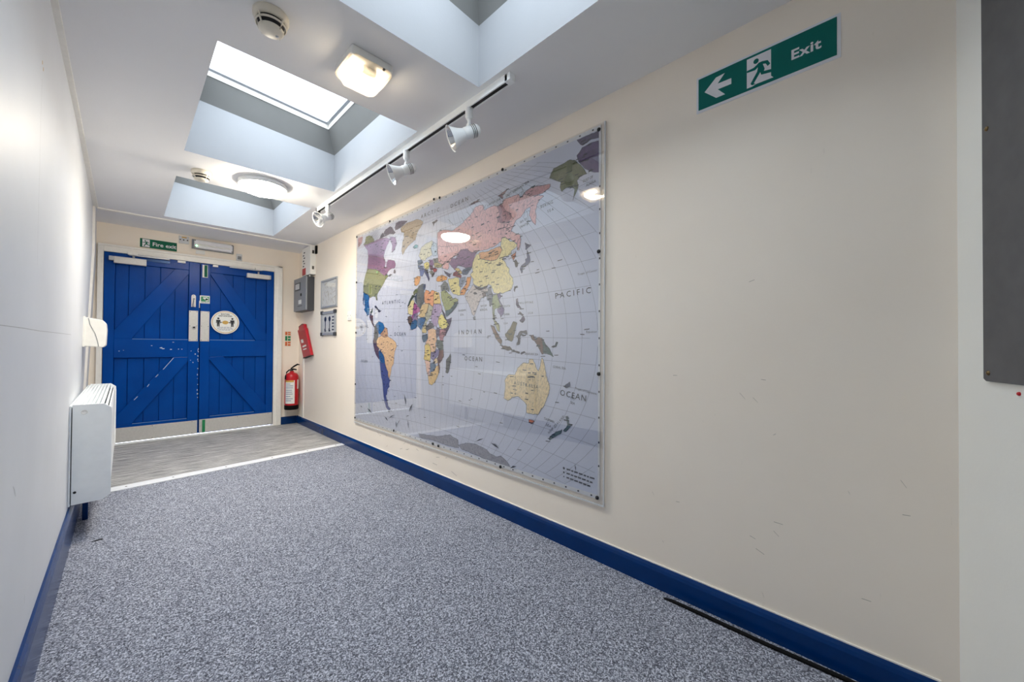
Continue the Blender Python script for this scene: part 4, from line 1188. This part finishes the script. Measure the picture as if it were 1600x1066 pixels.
# the wall below the map carries short scratches
sw = MB()
for i in range(16):
    y, z = random.uniform(2.2, 3.6), random.uniform(0.13, 0.25)
    an, l = random.uniform(-0.4, 0.9), random.uniform(0.02, 0.07)
    sw.flat([(-y, z), (-y + math.cos(an) * l, z + math.sin(an) * l), (-y + math.cos(an) * l, z + math.sin(an) * l + 0.002), (-y, z + 0.0025)], right, 0.0004)
for i in range(18):
    y, z = random.uniform(-0.05, 0.95), random.uniform(0.15, 1.3)
    an, l = random.uniform(-1.6, 0.9), random.uniform(0.008, 0.03)
    sw.flat([(-y, z), (-y + math.cos(an) * l, z + math.sin(an) * l), (-y + math.cos(an) * l, z + math.sin(an) * l + 0.0012), (-y, z + 0.0014)], right, 0.0004)
MAT['scuff'] = plain('brown_scuff', (150, 140, 126), 0.7)
sw.build('scratches', 'scuff', bpy.data.objects['wall_right'])['kind'] = 'stuff'

# ================================================================ THINGS ON THE CEILING
# square bulkhead lamp
s = thing('square_lamp', (0.729, 1.662, H), 'lit square bulkhead lamp between the two nearer skylights', 'lamp')
MB().box(0.639, 0.820, 1.570, 1.755, H - 0.042, H).build('base', 'white_plastic', s, bevel=0.010, seg=3)
def cover_ring(ins, z):
    c_ = 0.020
    x0, x1, y0, y1 = 0.639 + ins, 0.820 - ins, 1.570 + ins, 1.755 - ins
    return [(x0 + c_, y0, z), (x1 - c_, y0, z), (x1, y0 + c_, z), (x1, y1 - c_, z), (x1 - c_, y1, z), (x0 + c_, y1, z), (x0, y1 - c_, z), (x0, y0 + c_, z)]
rings = [cover_ring(-0.003, H - 0.036), cover_ring(-0.003, H - 0.048), cover_ring(0.004, H - 0.054), cover_ring(0.016, H - 0.080), cover_ring(0.030, H - 0.086)]
vs = [p for r in rings for p in r]
fs = [(k * 8 + i, k * 8 + (i + 1) % 8, k * 8 + 8 + (i + 1) % 8, k * 8 + 8 + i) for k in range(4) for i in range(8)] + [tuple(range(32, 40))]
def prismatic():
    m, nt, b = new_mat('prismatic_cover')
    nt.nodes.remove(b)
    out = nt.nodes['Material Output']
    tr = nt.nodes.new('ShaderNodeBsdfTransparent'); tr.inputs[0].default_value = (1.0, 0.97, 0.9, 1)
    tl = nt.nodes.new('ShaderNodeBsdfTranslucent'); tl.inputs[0].default_value = (0.72, 0.62, 0.48, 1)
    gl = nt.nodes.new('ShaderNodeBsdfGlossy'); gl.inputs['Roughness'].default_value = 0.15
    m1 = nt.nodes.new('ShaderNodeMixShader'); m1.inputs[0].default_value = 0.30
    m2 = nt.nodes.new('ShaderNodeMixShader'); m2.inputs[0].default_value = 0.06
    nt.links.new(tr.outputs[0], m1.inputs[1]); nt.links.new(tl.outputs[0], m1.inputs[2])
    nt.links.new(m1.outputs[0], m2.inputs[1]); nt.links.new(gl.outputs[0], m2.inputs[2])
    nt.links.new(m2.outputs[0], out.inputs['Surface'])
    return m
MAT['prismatic'] = prismatic()
MAT['lamp_tube'] = emit('lit_lamp_tube', (1.0, 0.88, 0.70, 1), LAMP_SQUARE)
MAT['lamp_disc'] = emit('lit_opal_diffuser', (1.0, 0.90, 0.74, 1), LAMP_ROUND)
MB().add(vs, fs).build('cover', 'prismatic', s)
MB().tube([(0.675, 1.615, H - 0.058), (0.675, 1.700, H - 0.058), (0.682, 1.714, H - 0.058), (0.700, 1.720, H - 0.058), (0.760, 1.720, H - 0.058), (0.778, 1.714, H - 0.058), (0.785, 1.700, H - 0.058), (0.785, 1.612, H - 0.058)], 0.010, 10).build('lamp_tube', 'lamp_tube', s)
MB().box(0.700, 0.760, 1.600, 1.625, H - 0.066, H - 0.042).build('lamp_holder', 'white_plastic', s, bevel=0.003)
MB().cyl((0.775, 1.568, H - 0.046), (0.775, 1.561, H - 0.046), 0.005, 10).build('clip', 'screw', s)

# round opal lamp
LX, LY = 0.735, 3.44
s = thing('round_lamp', (LX, LY, H), 'lit round opal ceiling lamp beside the far skylight', 'lamp')
MB().lathe([(0.0, 0.0), (0.150, 0.0), (0.160, -0.006), (0.161, -0.034), (0.158, -0.037), (0.154, -0.034)], (LX, LY, H), n=48).build('rim', 'white_metal', s)
MB().lathe([(0.156, -0.030), (0.153, -0.042), (0.140, -0.057), (0.112, -0.070), (0.07, -0.079), (0.03, -0.082), (0.0, -0.083)], (LX, LY, H), n=48).build('diffuser', 'lamp_disc', s)

# smoke detectors
def detector(x, y, label):
    s = thing('smoke_detector', (x, y, H), label, 'detector', 'smoke detectors on the ceiling')
    MB().lathe([(0.0, 0.0), (0.056, 0.0), (0.059, -0.004), (0.059, -0.018), (0.055, -0.024), (0.054, -0.030), (0.046, -0.030)], (x, y, H), n=36).build('base', 'cream_plastic', s)
    MB().lathe([(0.045, -0.028), (0.037, -0.062), (0.0, -0.062)], (x, y, H), n=32).build('chamber', 'dark', s)
    MB().lathe([(0.051, -0.039), (0.0515, -0.043), (0.048, -0.046), (0.0455, -0.041), (0.051, -0.039)], (x, y, H), n=36).build('vent_ring', 'cream_plastic', s)
    MB().lathe([(0.042, -0.056), (0.042, -0.061), (0.036, -0.066), (0.0, -0.067)], (x, y, H), n=36).build('cap', 'cream_plastic', s)
    for k in range(4):
        a = k * math.pi / 2 + 0.55
        ca_, sa = math.cos(a), math.sin(a)
        MB().tube([(x + 0.053 * ca_, y + 0.053 * sa, H - 0.028), (x + 0.0495 * ca_, y + 0.0495 * sa, H - 0.044), (x + 0.039 * ca_, y + 0.039 * sa, H - 0.062)], 0.0035, 6).build('rib', 'cream_plastic', s)
    MB().lathe([(0.006, 0), (0.005, -0.003), (0, -0.004)], (x + 0.022, y + 0.006, H - 0.066), n=12).build('indicator', 'frosted', s)
detector(0.372, 1.655, 'cream smoke detector at the top edge, nearest the camera')
detector(0.372, 3.520, 'cream smoke detector beside the far skylight and round lamp')

# track with three spotlights
TX = 1.222
s = thing('lighting_track', (TX, 2.47, H), 'white ceiling lighting track running beside the skylights', 'track')
MB().box(TX - 0.018, TX + 0.018, 1.245, 3.70, H - 0.006, H).build('track_back', 'white_metal', s)
for x0 in (TX - 0.018, TX + 0.011):
    MB().box(x0, x0 + 0.007, 1.245, 3.70, H - 0.034, H - 0.006).build('track_side', 'white_metal', s, bevel=0.001)
MB().box(TX - 0.011, TX + 0.011, 1.262, 3.688, H - 0.029, H - 0.006).build('track_slot', 'dark', s)
MB().box(TX - 0.018, TX + 0.018, 1.228, 1.262, H - 0.035, H).build('end_cap', 'white_metal', s, bevel=0.002)
MB().box(TX - 0.018, TX + 0.018, 3.688, 3.712, H - 0.035, H).build('end_cap', 'dark', s, bevel=0.002)
def spot(y, joint_z, d, label):
    s = thing('track_spotlight', (0, 0, 0), label, 'spotlight', 'spotlights on the ceiling track')
    # adapter and stem stand upright; the head is aimed along d
    MB().lathe([(0.0, 0.0), (0.018, 0.0), (0.020, -0.004), (0.020, -0.050), (0.016, -0.060), (0, -0.060)], (0, 0, -0.022), n=20).build('adapter', 'white_metal', s)
    jz = joint_z - H
    MB().cyl((0, 0, -0.080), (0, 0, jz + 0.03), 0.0085, 12).build('stem', 'white_metal', s)
    MB().cyl((0.010, 0, jz + 0.035), (-0.010, 0, jz + 0.035), 0.011, 14).build('pivot', 'white_metal', s)
    d = Vector(d).normalized()
    o = Vector((0, 0, jz))
    hd = MB().lathe([(0.0, -0.062), (0.016, -0.059), (0.026, -0.050), (0.031, -0.036), (0.031, -0.034), (0.029, -0.033), (0.031, -0.032), (0.031, -0.026), (0.029, -0.025), (0.031, -0.024), (0.031, -0.018), (0.029, -0.017), (0.031, -0.016), (0.031, 0.022), (0.028, 0.026)], o, d, 28).build('lamp_can', 'white_metal', s)
    for h0 in (-0.034, -0.025, -0.016):
        MB().lathe([(0.0305, h0 - 0.0014), (0.0318, h0 - 0.0014), (0.0318, h0 + 0.0014), (0.0305, h0 + 0.0014)], o, d, 28).build('vent_slot', 'dark', hd)
    MB().lathe([(0.026, 0.022), (0.030, 0.030), (0.036, 0.050), (0.050, 0.080), (0.062, 0.100), (0.064, 0.101), (0.062, 0.099), (0.0595, 0.096)], o, d, 32).build('cone_shade', 'white_metal', s)
    MB().lathe([(0.0595, 0.097), (0.048, 0.078), (0.034, 0.050), (0.026, 0.034), (0.022, 0.030)], o, d, 32).build('reflector', 'silver', s)
    MB().lathe([(0.022, 0.028), (0.026, 0.036), (0.020, 0.044), (0.010, 0.048), (0, 0.049)], o, d, 20).build('bulb', 'frosted', s)
    s.location = (TX, y, H)
spot(1.538, 2.129, (-0.767, 0.479, -0.426), 'white cone spotlight, nearest of three on the track')
spot(2.157, 2.136, (-0.831, 0.336, -0.444), 'white cone spotlight, middle one of three on the track')
spot(3.475, 2.150, (-0.86, -0.20, -0.47), 'white cone spotlight at the far end of the track')

# ================================================================ THINGS ON THE LEFT WALL
# storage heater: end panels, folded front, top grille
s = thing('wall_heater', (-0.12, 3.85, 0.19), 'white wall heater with a slatted top on the left wall', 'heater')
def side(a, b, d):                    # section in X, Z extruded along Y
    return (a, d, b)
prof = [(-0.192, 0.186), (-0.078, 0.188), (-0.045, 0.213), (-0.045, 0.655), (-0.047, 0.692), (-0.076, 0.716), (-0.192, 0.718)]
ep = MB().prism(prof, side, 3.10, 3.112).build('end_panel', 'white_metal', s, bevel=0.002)
MB().prism(prof, side, 4.600, 4.612).build('end_panel', 'white_metal', s, bevel=0.002)
body = [(-0.186, 0.190), (-0.082, 0.192), (-0.050, 0.217), (-0.050, 0.655), (-0.056, 0.672), (-0.080, 0.676), (-0.186, 0.678)]
MB().prism(body, side, 3.112, 4.600).build('casing', 'white_metal', s)
MB().prism([(-0.2028, 0.180), (-0.196, 0.180), (-0.196, 0.712), (-0.2028, 0.712)], side, 3.10, 4.61).build('wall_plate', 'white_metal', s, bevel=0.001)
MB().prism([(-0.196, 0.186), (-0.186, 0.186), (-0.186, 0.700), (-0.196, 0.700)], side, 3.125, 4.60).build('back_gap', 'cab_dark', s)
MB().prism([(-0.188, 0.6785), (-0.058, 0.6765), (-0.058, 0.680), (-0.188, 0.682)], side, 3.114, 4.598).build('grille_tray', 'dark', s)
for i in range(7):
    x = -0.189 + i * 0.0165
    MB().prism([(x, 0.682), (x + 0.0085, 0.682), (x + 0.0085, 0.717), (x, 0.717)], side, 3.112, 4.600).build('slat', 'white_metal', s, bevel=0.001)
for i in range(2):
    x, z = -0.071 + i * 0.0135, 0.712 - i * 0.0115
    MB().prism([(x, z - 0.026), (x + 0.006, z - 0.031), (x + 0.006, z - 0.005), (x, z)], side, 3.112, 4.600).build('slat', 'white_metal', s, bevel=0.0005)
MB().lathe([(0.0125, 0), (0.0125, 0.0012), (0.0105, 0.0016), (0.0105, 0.0002), (0, 0.0002)], (-0.149, 3.0999, 0.676), (0, -1, 0), 20).build('knockout', 'white_plastic', s)
MB().lathe([(0.0065, 0), (0.005, 0.003), (0, 0.003)], (-0.179, 3.0999, 0.252), (0, -1, 0), 14).build('screw_hole', 'dark', s)
for y in (3.43, 4.35):
    f = MB().box(-0.166, -0.142, y - 0.02, y + 0.02, 0.0, 0.19).build('foot', 'skirt', s, bevel=0.003)

# towel dispenser on the left wall beside the door frame
s = thing('towel_dispenser', (-0.15, 4.45, 1.02), 'white hand towel dispenser on the left wall above the heater', 'dispenser')
dp = [(-0.220, 1.025), (-0.118, 1.015), (-0.104, 1.030), (-0.100, 1.150), (-0.104, 1.205), (-0.122, 1.226), (-0.220, 1.246)]
MB().prism(dp, side, 4.33, 4.60).build('cover', 'white_plastic', s, bevel=0.008, seg=3)
MB().tube([(-0.196, 4.329, 1.240), (-0.188, 4.3285, 1.190), (-0.160, 4.3285, 1.120), (-0.146, 4.3285, 1.060), (-0.142, 4.329, 1.022)], 0.0018, 6).build('seam', 'cab_grey', s)
MB().prism([(-0.225, 1.02), (-0.212, 1.02), (-0.212, 1.25), (-0.225, 1.25)], side, 4.325, 4.605).build('back_plate', 'white_plastic', s, bevel=0.002)

# ================================================================ THE BACK WALL AND THE FLOOR
s = thing('grey_board', back(0.57, 0.967, 0), 'charcoal board screwed to the pale wall at the right edge', 'board')
MB().prism([(0.122, 0.972), (0.132, 0.966), (1.02, 0.966), (1.02, 2.06), (0.122, 2.06)], back, 0.0, 0.008).build('panel', 'board', s, bevel=0.0012)
for a, z in ((0.142, 1.599), (0.142, 0.987), (0.98, 0.99), (0.98, 1.60)):
    MB().lathe([(0.006, 0), (0.0055, 0.002), (0.003, 0.004), (0, 0.0045)], back(a, z, 0.008), tuple(bnor), 14).build('dome_screw', 'brass', s)
for i, (a, z, lb) in enumerate(((0.229, 0.945, 'red drawing pin below the charcoal board'), (0.117, 1.592, 'red drawing pin at the left edge of the charcoal board'))):
    p = thing('drawing_pin', back(a, z, 0), lb, 'pin')
    MB().lathe([(0.0045, 0), (0.0045, 0.002), (0.003, 0.004), (0, 0.0045)], back(a, z, 0.0), tuple(bnor), 12).build('pin_head', 'red', p)

cb_ = MB()
cb_.tube([(1.592, 0.690, 0.005), (1.597, 0.660, 0.007), (1.600, 0.535, 0.007), (1.602, 0.324, 0.007), (1.612, 0.121, 0.007), (1.612, -0.05, 0.007)], [0.003, 0.006, 0.007, 0.007, 0.007, 0.007], 8)
tag(cb_.build('black_cable', 'black_rubber'), 'black cable lying on the carpet along the blue skirting', 'cable')
sp = MB()
sp.prism([(-0.112, 3.012), (-0.075, 3.022), (-0.070, 3.008), (-0.098, 3.000)], topz, 0.0, 0.002)
tag(sp.build('carpet_scrap', 'black_rubber'), 'tiny dark scrap on the carpet before the heater', 'scrap')
